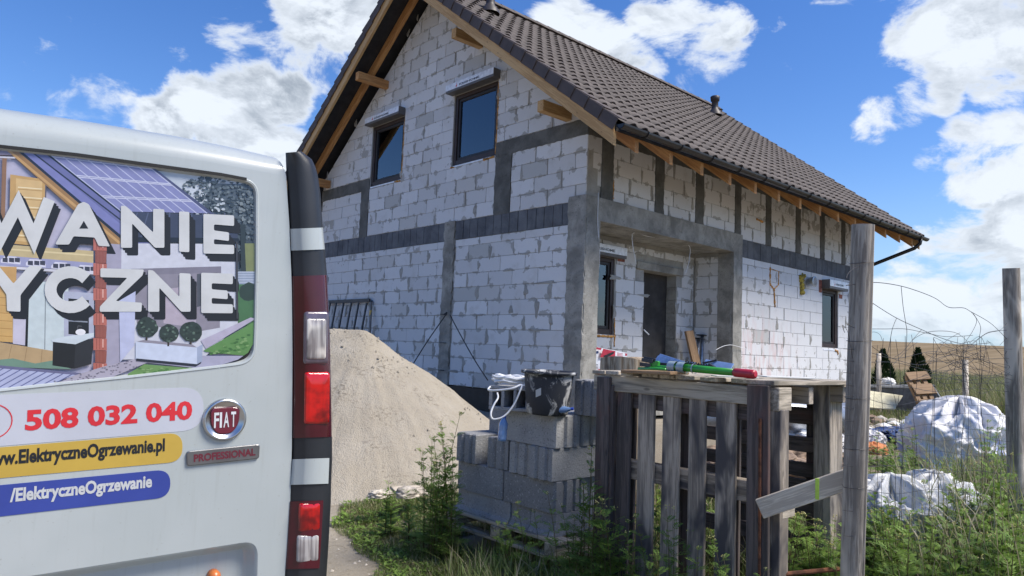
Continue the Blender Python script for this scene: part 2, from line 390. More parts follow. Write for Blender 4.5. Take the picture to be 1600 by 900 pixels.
def thing(name, label, cat, loc=(0, 0, 0), group=None, rz=0.):
    o = link(name, None, None, Matrix.Translation(loc) @ Matrix.Rotation(rz, 4, 'Z'))
    return tag(o, label, cat, group)
def tag(o, label, cat, group=None, kind=None):
    if label: o['label'] = label
    if cat: o['category'] = cat
    if group: o['group'] = group
    if kind: o['kind'] = kind
    return o
def place(o, mw): WM[o.name] = mw.copy(); o.matrix_basis = mw
def clone(o, mw, label=None):
    r = o.copy(); COL.objects.link(r); WM[r.name] = mw.copy(); r.matrix_basis = mw
    if label: r['label'] = label
    for ch in o.children:
        c = ch.copy(); COL.objects.link(c); c.parent = r; WM[c.name] = mw @ ch.matrix_basis
        for g in ch.children:
            d = g.copy(); COL.objects.link(d); d.parent = c; WM[d.name] = WM[c.name] @ g.matrix_basis
    return r
def frame(o, x, y, z):
    m = Matrix((Vector(x), Vector(y), Vector(z))).transposed().to_4x4(); m.translation = o; return m
def cbox(dx, dy, dz, c=.004, V=None, F=None, mtx=None):
    hx, hy, hz = dx/2, dy/2, dz/2; c = min(c, hx*.45, hy*.45, hz*.45)
    V = [] if V is None else V; F = [] if F is None else F; n0 = len(V); ix = {}
    for sx in (-1, 1):
        for sy in (-1, 1):
            for sz in (-1, 1):
                for k in range(3):
                    ix[sx, sy, sz, k] = len(V)
                    p = Vector((sx*(hx-(k != 0)*c), sy*(hy-(k != 1)*c), sz*(hz-(k != 2)*c)))
                    V.append(mtx @ p if mtx else p)
    s = (-1, 1); I = ix
    for a in s:
        F += [(I[a,-1,-1,0], I[a,1,-1,0], I[a,1,1,0], I[a,-1,1,0]), (I[-1,a,-1,1], I[1,a,-1,1], I[1,a,1,1], I[-1,a,1,1]), (I[-1,-1,a,2], I[1,-1,a,2], I[1,1,a,2], I[-1,1,a,2])]
        for b in s:
            F += [(I[a,b,-1,0], I[a,b,1,0], I[a,b,1,1], I[a,b,-1,1]), (I[a,-1,b,0], I[a,1,b,0], I[a,1,b,2], I[a,-1,b,2]), (I[-1,a,b,1], I[1,a,b,1], I[1,a,b,2], I[-1,a,b,2])]
            for d in s: F.append((I[a,b,d,0], I[a,b,d,1], I[a,b,d,2]))
    return V, F
BC = {}
def boxmesh(name, dx, dy, dz, mat, c=.004, share=True):
    k = (name, round(dx, 3), round(dy, 3), round(dz, 3), mat, c)
    if not share or k not in BC: BC[k] = mesh(name, *cbox(dx, dy, dz, c), mat)
    return BC[k]
def abox(name, lo, hi, mat, parent=None, c=.004):
    lo, hi = Vector(lo), Vector(hi); d = hi-lo
    return link(name, boxmesh(name, abs(d.x), abs(d.y), abs(d.z), mat, c), parent, Matrix.Translation((lo+hi)/2))
def board(name, a, b, wdir, w, t, mat, parent=None, c=.003):
    a, b = Vector(a), Vector(b); x = (b-a).normalized(); wd = Vector(wdir); y = (wd-wd.dot(x)*x).normalized(); z = x.cross(y)
    return link(name, boxmesh(name, (b-a).length, w, t, mat, c), parent, frame((a+b)/2, x, y, z))
def tube(pts, r, n=8, V=None, F=None, closed=False, cap=True):
    V = [] if V is None else V; F = [] if F is None else F; pts = [Vector(p) for p in pts]; m = len(pts); base = len(V)
    ref = Vector((0, 0, 1)); prev = None
    for i, p in enumerate(pts):
        if closed: t = (pts[(i+1) % m]-pts[i-1]).normalized()
        else: t = (pts[min(i+1, m-1)]-pts[max(i-1, 0)]).normalized()
        if prev is None:
            u = t.cross(ref); u = t.cross(Vector((1, 0, 0))) if u.length < .05 else u
        else: u = prev-prev.dot(t)*t
        u.normalize(); prev = u; v = t.cross(u); rr = r[i] if isinstance(r, (list, tuple)) else r
        for k in range(n):
            a = 2*math.pi*k/n; V.append(p+rr*(math.cos(a)*u+math.sin(a)*v))
    for i in range(m if closed else m-1):
        j = (i+1) % m
        for k in range(n):
            F.append((base+i*n+k, base+i*n+(k+1) % n, base+j*n+(k+1) % n, base+j*n+k))
    if cap and not closed:
        F.append(tuple(base+k for k in range(n))[::-1]); F.append(tuple(base+(m-1)*n+k for k in range(n)))
    return V, F
def lathe(prof, n=24, V=None, F=None, axis=None):
    """prof: list of (radius, height) around local z"""
    V = [] if V is None else V; F = [] if F is None else F; b = len(V)
    for r_, h in prof:
        for k in range(n):
            a = 2*math.pi*k/n; p = Vector((r_*math.cos(a), r_*math.sin(a), h)); V.append(axis @ p if axis else p)
    for i in range(len(prof)-1):
        for k in range(n): F.append((b+i*n+k, b+i*n+(k+1) % n, b+(i+1)*n+(k+1) % n, b+(i+1)*n+k))
    return V, F
def prism(poly, fr, t, V=None, F=None, c=0.):
    """polygon (list of (x,y)) in the frame fr, from local z = 0 back to -t; optional chamfer of the front edge"""
    V = [] if V is None else V; F = [] if F is None else F; n = len(poly); b = len(V)
    if c:
        cx = sum(p[0] for p in poly)/n; cy = sum(p[1] for p in poly)/n
        def ins(p):
            dx, dy = cx-p[0], cy-p[1]; return (p[0]+math.copysign(min(c, abs(dx)), dx), p[1]+math.copysign(min(c, abs(dy)), dy))
        rings = [([ins(p) for p in poly], 0), (poly, -c*.8), (poly, -t)]
    else: rings = [(poly, 0), (poly, -t)]
    for pl_, z in rings:
        for p in pl_: V.append(fr @ Vector((p[0], p[1], z)))
    for k in range(len(rings)-1):
        for i in range(n): F.append((b+k*n+i, b+k*n+(i+1) % n, b+(k+1)*n+(i+1) % n, b+(k+1)*n+i))
    F.append(tuple(range(b, b+n))); F.append(tuple(range(b+(len(rings)-1)*n, b+len(rings)*n))[::-1])
    return V, F
def clip(poly, a, b, c):
    """keep a*x+b*y <= c"""
    out = []
    for i in range(len(poly)):
        p, q = poly[i], poly[(i+1) % len(poly)]; dp, dq = a*p[0]+b*p[1]-c, a*q[0]+b*q[1]-c
        if dp <= 0: out.append(p)
        if dp*dq < 0: t = dp/(dp-dq); out.append((p[0]+t*(q[0]-p[0]), p[1]+t*(q[1]-p[1])))
    return out
def rough_bar(name, a, b, w, t, wdir, mat, parent, jit=.012, seg=.07, seed=0):
    """cast concrete: a bar whose long edges wander"""
    rr = random.Random(seed); a, b = Vector(a), Vector(b); x = (b-a).normalized(); wd = Vector(wdir); y = (wd-wd.dot(x)*x).normalized(); z = x.cross(y)
    n = max(2, int((b-a).length/seg)); V = []; F = []
    for i in range(n+1):
        p = -((b-a).length)/2+(b-a).length*i/n
        for sy, sz in ((-1, -1), (1, -1), (1, 1), (-1, 1)):
            j1 = rr.uniform(-jit, jit); j2 = rr.uniform(-jit*.15, jit*.15)
            V.append(Vector((p, sy*w/2+j1, sz*t/2+j2)))
    for i in range(n):
        for k in range(4): F.append((i*4+k, i*4+(k+1) % 4, i*4+4+(k+1) % 4, i*4+4+k))
    F += [(3, 2, 1, 0), tuple(n*4+k for k in range(4))]
    return link(name, mesh(name, V, F, mat), parent, frame((a+b)/2, x, y, z))
def smooth01(t): t = max(0, min(1, t)); return t*t*(3-2*t)
def gz(x, y):
    h = -.80+.42*smooth01((x+5)/4.6)+.05*noise.noise((x*.7, y*.7, 3))*1.0
    h += .012*max(0, x-6)*smooth01((-y)/3+.5)
    return h
TXT = {}
def textmesh(s, bold=.0, res=3, shear=0.):
    cu = bpy.data.curves.new('lettering', 'FONT'); cu.body = s; cu.size = 1; cu.offset = bold; cu.resolution_u = res; cu.shear = shear; cu.fill_mode = 'FRONT'
    o = bpy.data.objects.new('tmp_lettering', cu); COL.objects.link(o); dg = bpy.context.evaluated_depsgraph_get(); dg.update()
    me = bpy.data.meshes.new_from_object(o.evaluated_get(dg)); bpy.data.objects.remove(o); bpy.data.curves.remove(cu)
    return [v.co.copy() for v in me.vertices], [tuple(p.vertices) for p in me.polygons]
def textpart(name, s, mat, parent, p0, xdir, ydir, width, height, bold=.02, shear=0.):
    """lettering whose box starts at p0 and measures width x height"""
    V, F = textmesh(s, bold, shear=shear); x0 = min(v.x for v in V); x1 = max(v.x for v in V); y0 = min(v.y for v in V); y1 = max(v.y for v in V)
    x = Vector(xdir).normalized(); y = Vector(ydir); y = (y-y.dot(x)*x).normalized()
    sx, sy = width/(x1-x0), height/(y1-y0)
    me = mesh(name, [((v.x-x0)*sx, (v.y-y0)*sy, 0) for v in V], F, mat, recalc=False)
    return link(name, me, parent, frame(Vector(p0), x, y, x.cross(y)))

# ------------------------------------------------------------------ ground, track, far field
def sheet(name, xs, ys, h, mat, label, hole=None):
    V = []; F = []; nx, ny = len(xs), len(ys)
    for y in ys:
        for x in xs: V.append((x, y, h(x, y)))
    for j in range(ny-1):
        for i in range(nx-1):
            F.append((j*nx+i, j*nx+i+1, (j+1)*nx+i+1, (j+1)*nx+i))
    o = link(name, mesh(name, V, F, mat, smooth=True, recalc=False)); o['kind'] = 'structure'; o['label'] = label
    return o
def grid(a, b, s): n = int(round((b-a)/s)); return [a+(b-a)*i/n for i in range(n+1)]
def gfine(x, y): return gz(x, y)+.018*noise.noise((x*3.1, y*3.1, 0))+.008*noise.noise((x*9, y*9, 5))
sheet('ground', grid(-14, -9, .5)+grid(-8.75, 2, .12)+grid(2.5, 46, .75), grid(-30, -9, .75)+grid(-8.5, 6, .14)+grid(6.5, 40, .75), gfine, 'soil', 'sandy trampled ground of the building plot')
def fieldh(x, y):
    d = math.hypot(x+8, y+7); k = smooth01((d-38)/110)
    az = math.degrees(math.atan2(y+7, x+8))
    up = 4.4+.045*(az-2)*1.0
    return -1.3+(.55+.9)*smooth01((d-26)/14)*.55+k*up+d*.0+.25*noise.noise((x*.02, y*.02, 1))*k
rings = [3, 12, 22, 28, 34, 40, 48, 58, 70, 85, 100, 120, 140, 165, 200, 300, 600, 1500, 4000]
V = []; F = []; na = 96
for d_ in rings:
    for k in range(na):
        a = 2*math.pi*k/na; x, y = -8+d_*math.cos(a), -7+d_*math.sin(a); V.append((x, y, fieldh(x, y)-(0 if d_ < 180 else (d_-165)*.004)))
for i in range(len(rings)-1):
    for k in range(na): F.append((i*na+k, i*na+(k+1) % na, (i+1)*na+(k+1) % na, (i+1)*na+k))
o = link('field', mesh('field', V, F, 'field_crop', smooth=True, recalc=False)); o['kind'] = 'structure'; o['label'] = 'ripe brown crop field rising to the horizon'

# ------------------------------------------------------------------ the house
HL, HW, YC = 9.9, 8.4, 4.25          # length along x, width along y, ridge
OV, EV = .80, 1.17                   # overhang at the gable, at the eaves
def zs(y): return 8.03-.775*abs(y-YC)
house = thing('house', 'unfinished house of white aerated concrete blocks with a brown tiled roof', 'house', (0, 0, -.35))
# frames of the two visible walls: local x along the wall, y up, z outwards
FG = frame((0, 0, 0), (0, -1, 0), (0, 0, 1), (-1, 0, 0))       # gable, s = -y
FS = frame((0, 0, 0), (1, 0, 0), (0, 0, 1), (0, -1, 0))        # eaves side, s = x
FR = frame((0, .85, 0), (1, 0, 0), (0, 0, 1), (0, -1, 0))      # back of the porch
FJ = frame((4.2, 0, 0), (0, -1, 0), (0, 0, 1), (-1, 0, 0))     # right cheek of the porch
def wallcore(name, fr, rects, holes, slope=False, t=.25, depth=-.014):
    V = []; F = []
    for (s0, s1, z0, z1) in rects:
        ss = sorted({s0, s1}|{h for H in holes for h in H[:2] if s0 < h < s1}); zz = sorted({z0, z1}|{h for H in holes for h in H[2:] if z0 < h < z1})
        for i in range(len(ss)-1):
            for j in range(len(zz)-1):
                a, b, c, d_ = ss[i], ss[i+1], zz[j], zz[j+1]
                if any(H[0]-1e-6 <= a and b <= H[1]+1e-6 and H[2]-1e-6 <= c and d_ <= H[3]+1e-6 for H in holes): continue
                poly = [(a, c), (b, c), (b, d_), (a, d_)]
                if slope:
                    k = 8.03-.34
                    poly = clip(poly, -.775, 1, k-.775*-YC*-1+0) if False else clip(clip(poly, .775, 1, k-.775*YC), -.775, 1, k+.775*YC)
                if len(poly) < 3: continue
                prism(poly, fr @ Matrix.Translation((0, 0, depth)), t+depth, V, F)
    o = link(name, mesh(name, V, F, 'mortar'), house, Matrix.Identity(4)); return o
# for the gable s = -y: roof line z = 8.03-.775|y-YC| = 8.03-.775|-s-YC|
def clip_roof(poly, k):   # k: height below the tile plane
    c0 = 8.03-k
    # y = -s ; z + .775*(y-YC) <= c0  -> -.775 s + z <= c0 + .775*YC ;  z - .775*(y-YC) <= c0 -> .775 s + z <= c0 - .775*YC
    return clip(clip(poly, -.775, 1, c0+.775*YC), .775, 1, c0-.775*YC) if False else clip(clip(poly, -.775, 1, c0+.775*YC), .775, 1, c0-(-.775*YC) if False else c0-.775*YC*(-1)*(-1))
W1 = (-6.29, -5.07, 4.05, 5.38); W2 = (-3.40, -2.15, 4.04, 5.40)      # gable windows
W3 = (.80, 1.77, .99, 2.34); DO = (2.60, 3.63, -.2, 2.22)             # porch window and door
W4 = (8.0, 8.83, .97, 2.33)                                           # side window
gcore_holes = [W1, W2]
V = []; F = []
def core(V, F, fr, rects, holes, t, roof=False):
    for (s0, s1, z0, z1) in rects:
        ss = sorted({s0, s1}|{h for H in holes for h in H[:2] if s0 < h < s1}); zz = sorted({z0, z1}|{h for H in holes for h in H[2:] if z0 < h < z1})
        for i in range(len(ss)-1):
            for j in range(len(zz)-1):
                a, b, c, d_ = ss[i], ss[i+1], zz[j], zz[j+1]
                if any(H[0]-1e-6 <= a and b <= H[1]+1e-6 and H[2]-1e-6 <= c and d_ <= H[3]+1e-6 for H in holes): continue
                poly = [(a, c), (b, c), (b, d_), (a, d_)]
                if roof: poly = roofclip(poly, .34)
                if len(poly) >= 3: prism(poly, fr @ Matrix.Translation((0, 0, -.014)), t, V, F)
def roofclip(poly, k):
    c0 = 8.03-k
    poly = clip(poly, -.775, 1, c0+.775*YC)      # side y > YC: z + .775*y <= c0+.775*YC, y = -s
    return clip(poly, .775, 1, c0-.775*YC) if len(poly) >= 3 else []
# check of the second half plane: z - .775*(y) <= c0-.775*YC, y=-s  ->  .775*s + z <= c0-.775*YC
core(V, F, FG, [(-HW, -.0, 0, 8.0)], [W1, W2], .235, True)
gw = link('gable_wall', mesh('gable_wall', V, F, 'mortar'), house, Matrix.Identity(4))
V = []; F = []
core(V, F, FS, [(0.24, .33, 0, 4.2), (4.2, HL, 0, 4.2), (.33, 4.2, 2.7, 4.2)], [W4], .235)
sw = link('side_wall', mesh('side_wall', V, F, 'mortar'), house, Matrix.Identity(4))
V = []; F = []
core(V, F, FR, [(.24, 4.45, 0, 2.72)], [W3, DO], .235)
pw = link('porch_wall', mesh('porch_wall', V, F, 'mortar'), house, Matrix.Identity(4))
V = []; F = []
core(V, F, FJ, [(-.86, -.24, 0, 2.72)], [], .2)
cw = link('porch_cheek', mesh('porch_cheek', V, F, 'mortar'), house, Matrix.Identity(4))
# hidden walls and floor slabs close the volume, so that the rooms are dark
V = []; F = []
for lo, hi in (((.24, HW-.24, 0), (HL, HW, 4.2)), ((HL-.24, 0.24, 0), (HL, HW-.24, 4.2))): cbox(*[b-a for a, b in zip(lo, hi)], .005, V, F, Matrix.Translation([(a+b)/2 for a, b in zip(lo, hi)]))
Vt, Ft = prism(roofclip([(-HW, 4.2), (0, 4.2), (0, 8), (-HW, 8)], .34), frame((HL, 0, 0), (0, -1, 0), (0, 0, 1), (-1, 0, 0)) @ Matrix.Translation((0, 0, .24)), .24)
b0 = len(V); V += Vt; F += [tuple(i+b0 for i in f) for f in Ft]
link('rear_wall', mesh('rear_wall', V, F, 'mortar'), house, Matrix.Identity(4))
V = []; F = []
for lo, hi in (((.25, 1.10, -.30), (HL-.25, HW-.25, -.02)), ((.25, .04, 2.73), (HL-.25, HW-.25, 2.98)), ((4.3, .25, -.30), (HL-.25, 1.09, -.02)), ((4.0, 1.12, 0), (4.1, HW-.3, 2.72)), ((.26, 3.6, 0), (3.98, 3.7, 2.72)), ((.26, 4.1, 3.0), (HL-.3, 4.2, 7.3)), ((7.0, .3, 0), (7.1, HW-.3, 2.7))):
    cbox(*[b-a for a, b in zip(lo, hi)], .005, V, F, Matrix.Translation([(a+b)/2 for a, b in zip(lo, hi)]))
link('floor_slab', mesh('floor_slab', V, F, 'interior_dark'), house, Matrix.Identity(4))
abox('porch_floor', (.1, .05, -.32), (4.19, .84, -.05), 'concrete', house)
# ---- blocks
BM = {}
allblk = []
def blkpoly(poly, fr, parent, rnd):
    s0 = min(p[0] for p in poly); s1 = max(p[0] for p in poly); z0 = min(p[1] for p in poly); z1 = max(p[1] for p in poly)
    allblk.append((poly, fr, parent, (s0+s1)/2, (z0+z1)/2, s1-s0, z1-z0))
def course(fr, parent, z0, z1, spans, off, seedv, L_=.6, roof=False, gaps=(.004, .012)):
    rr = random.Random(seedv)
    for a, b in spans:
        s = a-((a-off) % L_); cuts = [a]
        s += L_
        while s < b-.09:
            if s > a+.09: cuts.append(s+rr.uniform(-.02, .02))
            s += L_
        cuts.append(b)
        for i in range(len(cuts)-1):
            g0 = rr.uniform(*gaps); g1 = .002
            if rr.random() < .28: g0 += rr.uniform(.008, .03)
            hz = rr.uniform(.002, .006)
            poly = [(cuts[i]+g0, z0+hz), (cuts[i+1]-g1, z0+hz), (cuts[i+1]-g1, z1-.002), (cuts[i]+g0, z1-.002)]
            if roof: poly = roofclip(poly, .36)
            if len(poly) >= 3 and max(p[1] for p in poly)-min(p[1] for p in poly) > .03: blkpoly(poly, fr, parent, rr)
def minus(span, cut):
    out = []
    for a, b in span:
        c, d_ = cut
        if d_ <= a or c >= b: out.append((a, b)); continue
        if c > a: out.append((a, c))
        if d_ < b: out.append((d_, b))
    return [(a, b) for a, b in out if b-a > .05]
# gable: below the slab edge
CORN = -.33; GC0, GC1 = -3.50, -3.17        # corner column, intermediate column (s = -y)
zc = [0, .25, .5, .75, 1.0, 1.25, 1.5, 1.75, 2.0, 2.25, 2.5, 2.63]
offs = [.1, .36]
for i in range(len(zc)-1):
    sp = minus([(-HW, CORN)], (GC0, GC1)); course(FG, gw, zc[i], zc[i+1], sp, -.69+(.3 if i % 2 else 0), 100+i)
# between slab edge and gable windows, then up to the ridge
zu = [2.98+.2567*i for i in range(5)]
CU1, CU0 = (-6.60, -6.29), (-2.13, -1.72)
for i in range(4):
    sp = minus(minus([(-HW, 0)], CU1), CU0); course(FG, gw, zu[i], zu[i+1], sp, -.25+(.3 if i % 2 else 0), 200+i)
z = 4.006
k = 0
while z < 7.6:
    z1 = z+.25; sp = [(-HW, 0)]
    if z < 4.22:
        sp = [(W1[1], CU0[0]-.02)] if z1 < 4.4 else sp
    for Wn in (W1, W2):
        if z1 > Wn[2]+.06 and z < Wn[3]-.06: sp = minus(sp, Wn[:2])
    course(FG, gw, z, z1, sp, -.45+(.3 if k % 2 else 0), 300+k, roof=True); z = z1; k += 1
# eaves side, right of the porch
for i in range(len(zc)-1):
    sp = [(4.50, HL)]
    if zc[i+1] > W4[2]+.06 and zc[i] < W4[3]-.06: sp = minus(sp, W4[:2])
    course(FS, sw, zc[i], zc[i+1], sp, 5.02+(.3 if i % 2 else 0), 400+i, gaps=(.003, .009))
SC = [(.34, .60), (1.72, 1.95), (2.92, 3.16), (4.25, 4.45), (5.43, 5.63), (6.72, 6.92), (7.88, 8.08), (9.0, 9.18)]
for i in range(4):
    sp = [(0.0, HL)]
    for c_ in SC: sp = minus(sp, c_)
    if i == 0: sp = minus(sp, (0, .30)); sp = [(a, b) for a, b in sp]
    z0 = zu[i]; z1 = zu[i+1]
    if i == 0:
        course(FS, sw, 3.06, z1, [s_ for s_ in sp if s_[0] < 4.3], .3, 500, gaps=(.01, .03)); course(FS, sw, z0, z1, [s_ for s_ in sp if s_[0] > 4.3], .1, 501, gaps=(.01, .03))
    else: course(FS, sw, z0, z1, sp, .3*(i % 2)+.12, 500+i*7, gaps=(.008, .03))
for i in range(len(zc)-1):
    sp = [(.26, 4.19)]
    if zc[i+1] > W3[2]+.06 and zc[i] < W3[3]-.06: sp = minus(sp, W3[:2])
    if zc[i] < DO[3]-.03: sp = minus(sp, DO[:2])
    if zc[i+1] > 2.22 and zc[i] < 2.36: sp = minus(sp, (2.35, 3.79))
    course(FR, pw, zc[i], zc[i+1], sp, .2+(.3 if i % 2 else 0), 600+i, gaps=(.006, .022))
    course(FJ, cw, zc[i], zc[i+1], [(-.835, -.31)], -.5+(.3 if i % 2 else 0), 700+i, gaps=(.006, .03))
# the 300 blocks that show largest are pieces of their own, the rest is joined
def area(bk):
    poly, fr, parent, s, z, w, h = bk; c = fr @ Vector((s, z, 0)); dv = c-CP; n = (fr.to_3x3() @ Vector((0, 0, 1)))
    return w*h*abs(dv.normalized().dot(n))/dv.length_squared
allblk.sort(key=area, reverse=True)
rest = {}
for i, bk in enumerate(allblk):
    poly, fr, parent, s, z, w, h = bk
    mf = fr @ Matrix.Translation((s, z, R.uniform(-.003, .004))); lp = [(p[0]-s, p[1]-z) for p in poly]
    # mesh axes: x along the wall, z up, so that the material knows the block's edges
    if i < 300:
        key = (round(w, 2), round(h, 3), len(poly)) if len(poly) == 4 and abs(w*h-abs(sum(poly[j][0]*poly[(j+1) % 4][1]-poly[(j+1) % 4][0]*poly[j][1] for j in range(4))/2)) < 1e-4 else None
        sw_ = Matrix(((1, 0, 0, 0), (0, 0, -1, 0), (0, 1, 0, 0), (0, 0, 0, 1)))
        if key is None or key not in BM:
            me = mesh('block', *prism(lp, sw_, .02, c=.005), 'aac_block')
            if key: BM[key] = me
        else: me = BM[key]
        link('block', me, parent, mf @ sw_.inverted())
    else:
        V, F = rest.setdefault(parent.name, ([], [])); prism(poly, fr @ Matrix.Translation((0, 0, R.uniform(-.003, .003))), .02, V, F, c=.005)
for k_, (V, F) in rest.items():
    o = link('far_blocks', mesh('far_blocks', V, F, 'aac_block'), bpy.data.objects[k_], Matrix.Identity(4)); o['kind'] = 'stuff'
# mortar squeezed out of joints and dabbed over them
V = []; F = []; rr = random.Random(31)
def dab(fr, s, z, w, h):
    n = 11; b = len(V); ph = rr.random()*6
    def rim(k, sc):
        a = 2*math.pi*k/n; q = 1+.30*math.sin(3*a+ph)+.16*rr.uniform(-1, 1); sq = max(abs(math.cos(a)), abs(math.sin(a)))
        return (s+w/2*math.cos(a)/sq**.6*q*sc, z+h/2*math.sin(a)/sq**.6*q*sc)
    V.append(fr @ Vector((s, z, .009)))
    for k in range(n): x_, y_ = rim(k, .75); V.append(fr @ Vector((x_, y_, .007)))
    for k in range(n): x_, y_ = rim(k, 1.); V.append(fr @ Vector((x_, y_, -.002)))
    for k in range(n):
        k2 = (k+1) % n; F.append((b, b+1+k, b+1+k2)); F.append((b+1+k, b+1+n+k, b+1+n+k2, b+1+k2))
for poly, fr, parent, s, z, w, h in allblk:
    p = .62 if (fr is FG and z < 2.6) else .40 if fr is FR or fr is FJ else .17 if fr is FG else .16
    if fr is FS and z > 3: p = .3
    edge_s = s-w/2
    if rr.random() < p and h > .15: dab(fr, edge_s, z+rr.uniform(-.05, .03), rr.uniform(.04, .12), rr.uniform(.12, .30))
    if fr is FG and z < 2.5 and rr.random() < .14: dab(fr, s+rr.uniform(-.2, .2), z-h/2, rr.uniform(.25, .5), rr.uniform(.03, .06))
    if fr is FR and rr.random() < .3: dab(fr, s+rr.uniform(-.2, .2), z-h/2, rr.uniform(.2, .4), rr.uniform(.04, .09))
o = link('mortar_dabs', mesh('mortar_dabs', V, F, 'mortar', recalc=True), house, Matrix.Identity(4)); o['kind'] = 'stuff'
# ---- slab edge: dark upright blocks
def edge_blocks(fr, a, b, z0, z1, step, seed):
    rr = random.Random(seed); s = a
    while s < b-.05:
        w = min(step*rr.uniform(.9, 1.1), b-s); t = .03
        me = boxmesh('edge_block', round(w-.012, 2), z1-z0-.01, t, 'slab_edge', .004)
        link('edge_block', me, house, fr @ Matrix.Translation((s+w/2, (z0+z1)/2, -.012+rr.uniform(0, .006)))); s += w
edge_blocks(FG, -HW, GC0, 2.63, 2.98, .225, 1); edge_blocks(FG, GC1, CORN, 2.63, 2.98, .205, 2); edge_blocks(FS, 4.50, HL, 2.63, 2.98, .245, 3)
# ---- cast concrete
rough_bar('concrete_column', (-.004, .155, -.35), (-.004, .155, 3.06), .36, .05, (0, 1, 0), 'concrete', house, .014, .06, 1)
abox('concrete_column', (.022, .022, -.35), (.31, .33, 2.69), 'concrete', house, .008)
rough_bar('concrete_column', (.155, -.004, -.35), (.155, -.004, 2.70), .31, .05, (1, 0, 0), 'concrete', house, .006, .08, 2)
rough_bar('concrete_column', (-.002, 3.335, -.35), (-.002, 3.335, 2.99), .30, .05, (0, 1, 0), 'concrete', house, .022, .07, 3)
rough_bar('porch_beam', (0.005, .10, 2.88), (4.50, .10, 2.87), .25, .36, (0, 1, 0), 'concrete', house, .004, .1, 4)
rough_bar('concrete_column', (4.35, .0, -.35), (4.35, .0, 2.70), .31, .05, (1, 0, 0), 'concrete', house, .008, .08, 5)
abox('concrete_column', (4.19, .027, -.35), (4.5, .315, 2.68), 'concrete', house, .008)
abox('porch_ceiling', (.24, .228, 2.70), (4.2, .84, 2.728), 'concrete', house)
for s0, s1 in SC:
    rough_bar('tie_column', ((s0+s1)/2, .006, 3.05 if s0 < 4.2 else 2.98), ((s0+s1)/2, .006, 4.0), s1-s0+.01, .04, (1, 0, 0), 'concrete_dark', house, .012, .06, int(s0*10))
rough_bar('tie_column', (.004, 6.445, 2.97), (.004, 6.445, 4.03), .31, .03, (0, 1, 0), 'concrete_dark', house, .012, .06, 21)
rough_bar('tie_column', (.004, 1.925, 2.97), (.004, 1.925, 4.0), .41, .03, (0, 1, 0), 'concrete_dark', house, .014, .06, 22)
rough_bar('ring_beam', (.004, 0.0, 4.125), (.004, 2.13, 4.125), .25, .03, (0, 0, 1), 'concrete_dark', house, .012, .07, 23)
rough_bar('ring_beam', (.004, 6.30, 4.115), (.004, HW, 4.115), .25, .03, (0, 0, 1), 'concrete_dark', house, .012, .07, 24)
rough_bar('ring_beam', (0.0, .006, 4.12), (HL, .006, 4.12), .25, .03, (0, 0, 1), 'concrete_dark', house, .01, .08, 25)
abox('lintel', (2.35, .815, 2.225), (3.79, .90, 2.36), 'concrete', house, .006)
rr = random.Random(5)
for fr, a, b in ((FG, -HW, -3.5), (FG, -3.17, -.33), (FS, 4.5, HL)):
    n = int((b-a)/.12); V, F = [], []
    for i in range(n):
        s0, s1 = a+(b-a)*i/n, a+(b-a)*(i+1)/n
        prism([(s0, -.6), (s1, -.6), (s1, -.01+.035*noise.noise((s1*3, 0, 0))), (s0, -.01+.035*noise.noise((s0*3, 0, 0)))], fr @ Matrix.Translation((0, 0, .004)), .03, V, F)
    link('plinth_membrane', mesh('plinth_membrane', V, F, 'plinth_black'), house, Matrix.Identity(4))

# ------------------------------------------------------------------ roof
X0, X1 = -OV+.02, HL+.72
def sl(y, k): return zs(y)-k
ED = EV+.09
def slab_roof(name, k, t, mat, x0, x1, ylo, yhi):
    V = []; F = []
    for ya, yb in ((ylo, YC), (yhi, YC)):
        b = len(V)
        for x in (x0, x1):
            for y in (ya, yb): V += [Vector((x, y, zs(y)-k)), Vector((x, y, zs(y)-k-t))]
        F += [(b, b+2, b+6, b+4), (b+1, b+5, b+7, b+3), (b, b+4, b+5, b+1), (b, b+1, b+3, b+2), (b+4, b+6, b+7, b+5)]
    return link(name, mesh(name, V, F, mat), house, Matrix.Identity(4))
slab_roof('roof_membrane', .10, .095, 'membrane', -OV+.03, X1-.03, -EV-.02, 2*YC+EV+.02)
SL = math.hypot(1, .775)
def rafter(x, t, d0, d1, mat, name, side, tail):
    """side -1: towards the photographer's eaves; +1: the far slope"""
    ye = YC+side*(YC+tail); V = []; F = []
    fr = frame((x, 0, 0), (0, 1, 0), (0, 0, 1), (1, 0, 0))
    ln = abs(ye-YC); mid = (ye+YC)/2
    xdir = Vector((0, side, -.775)).normalized(); ctr = Vector((x, mid, zs(mid)-(d0+d1)/2))
    fx = frame(ctr, xdir, xdir.cross(Vector((1, 0, 0))) , Vector((1, 0, 0)))
    inv = fx.inverted()
    poly = [(YC, zs(YC)-d0), (YC, zs(YC)-d1), (ye, zs(ye)-d1), (ye, zs(ye)-d0)]
    lp = [inv @ Vector((x, p[0], p[1])) for p in poly]
    V, F = prism([(p.x, p.y) for p in lp], Matrix.Translation((0, 0, t/2)), t, c=.004)
    return link(name, mesh(name, V, F, mat), house, fx)
for side in (-1, 1):
    rafter(-OV+.03, .055, .115, .40, 'wood_new', 'barge_board', side, EV)
    for k in range(14): rafter(-.30+.80*k, .085, .20, .40, 'wood_rafter', 'rafter', side, EV)
    rafter(X1-.06, .055, .115, .40, 'wood_new', 'barge_board', side, EV)
for y, z_ in ((5.80, 6.20), (2.68, 6.20), (.42, 4.37), (2*YC-.40, 4.37)):
    board('purlin', (-OV+(.07 if y > 5 and y < 7 else .17), y, z_), (.02, y, z_), (0, 1, 0), .13, .17, 'wood_rafter' if y > 5 else 'wood_new', house, .005)
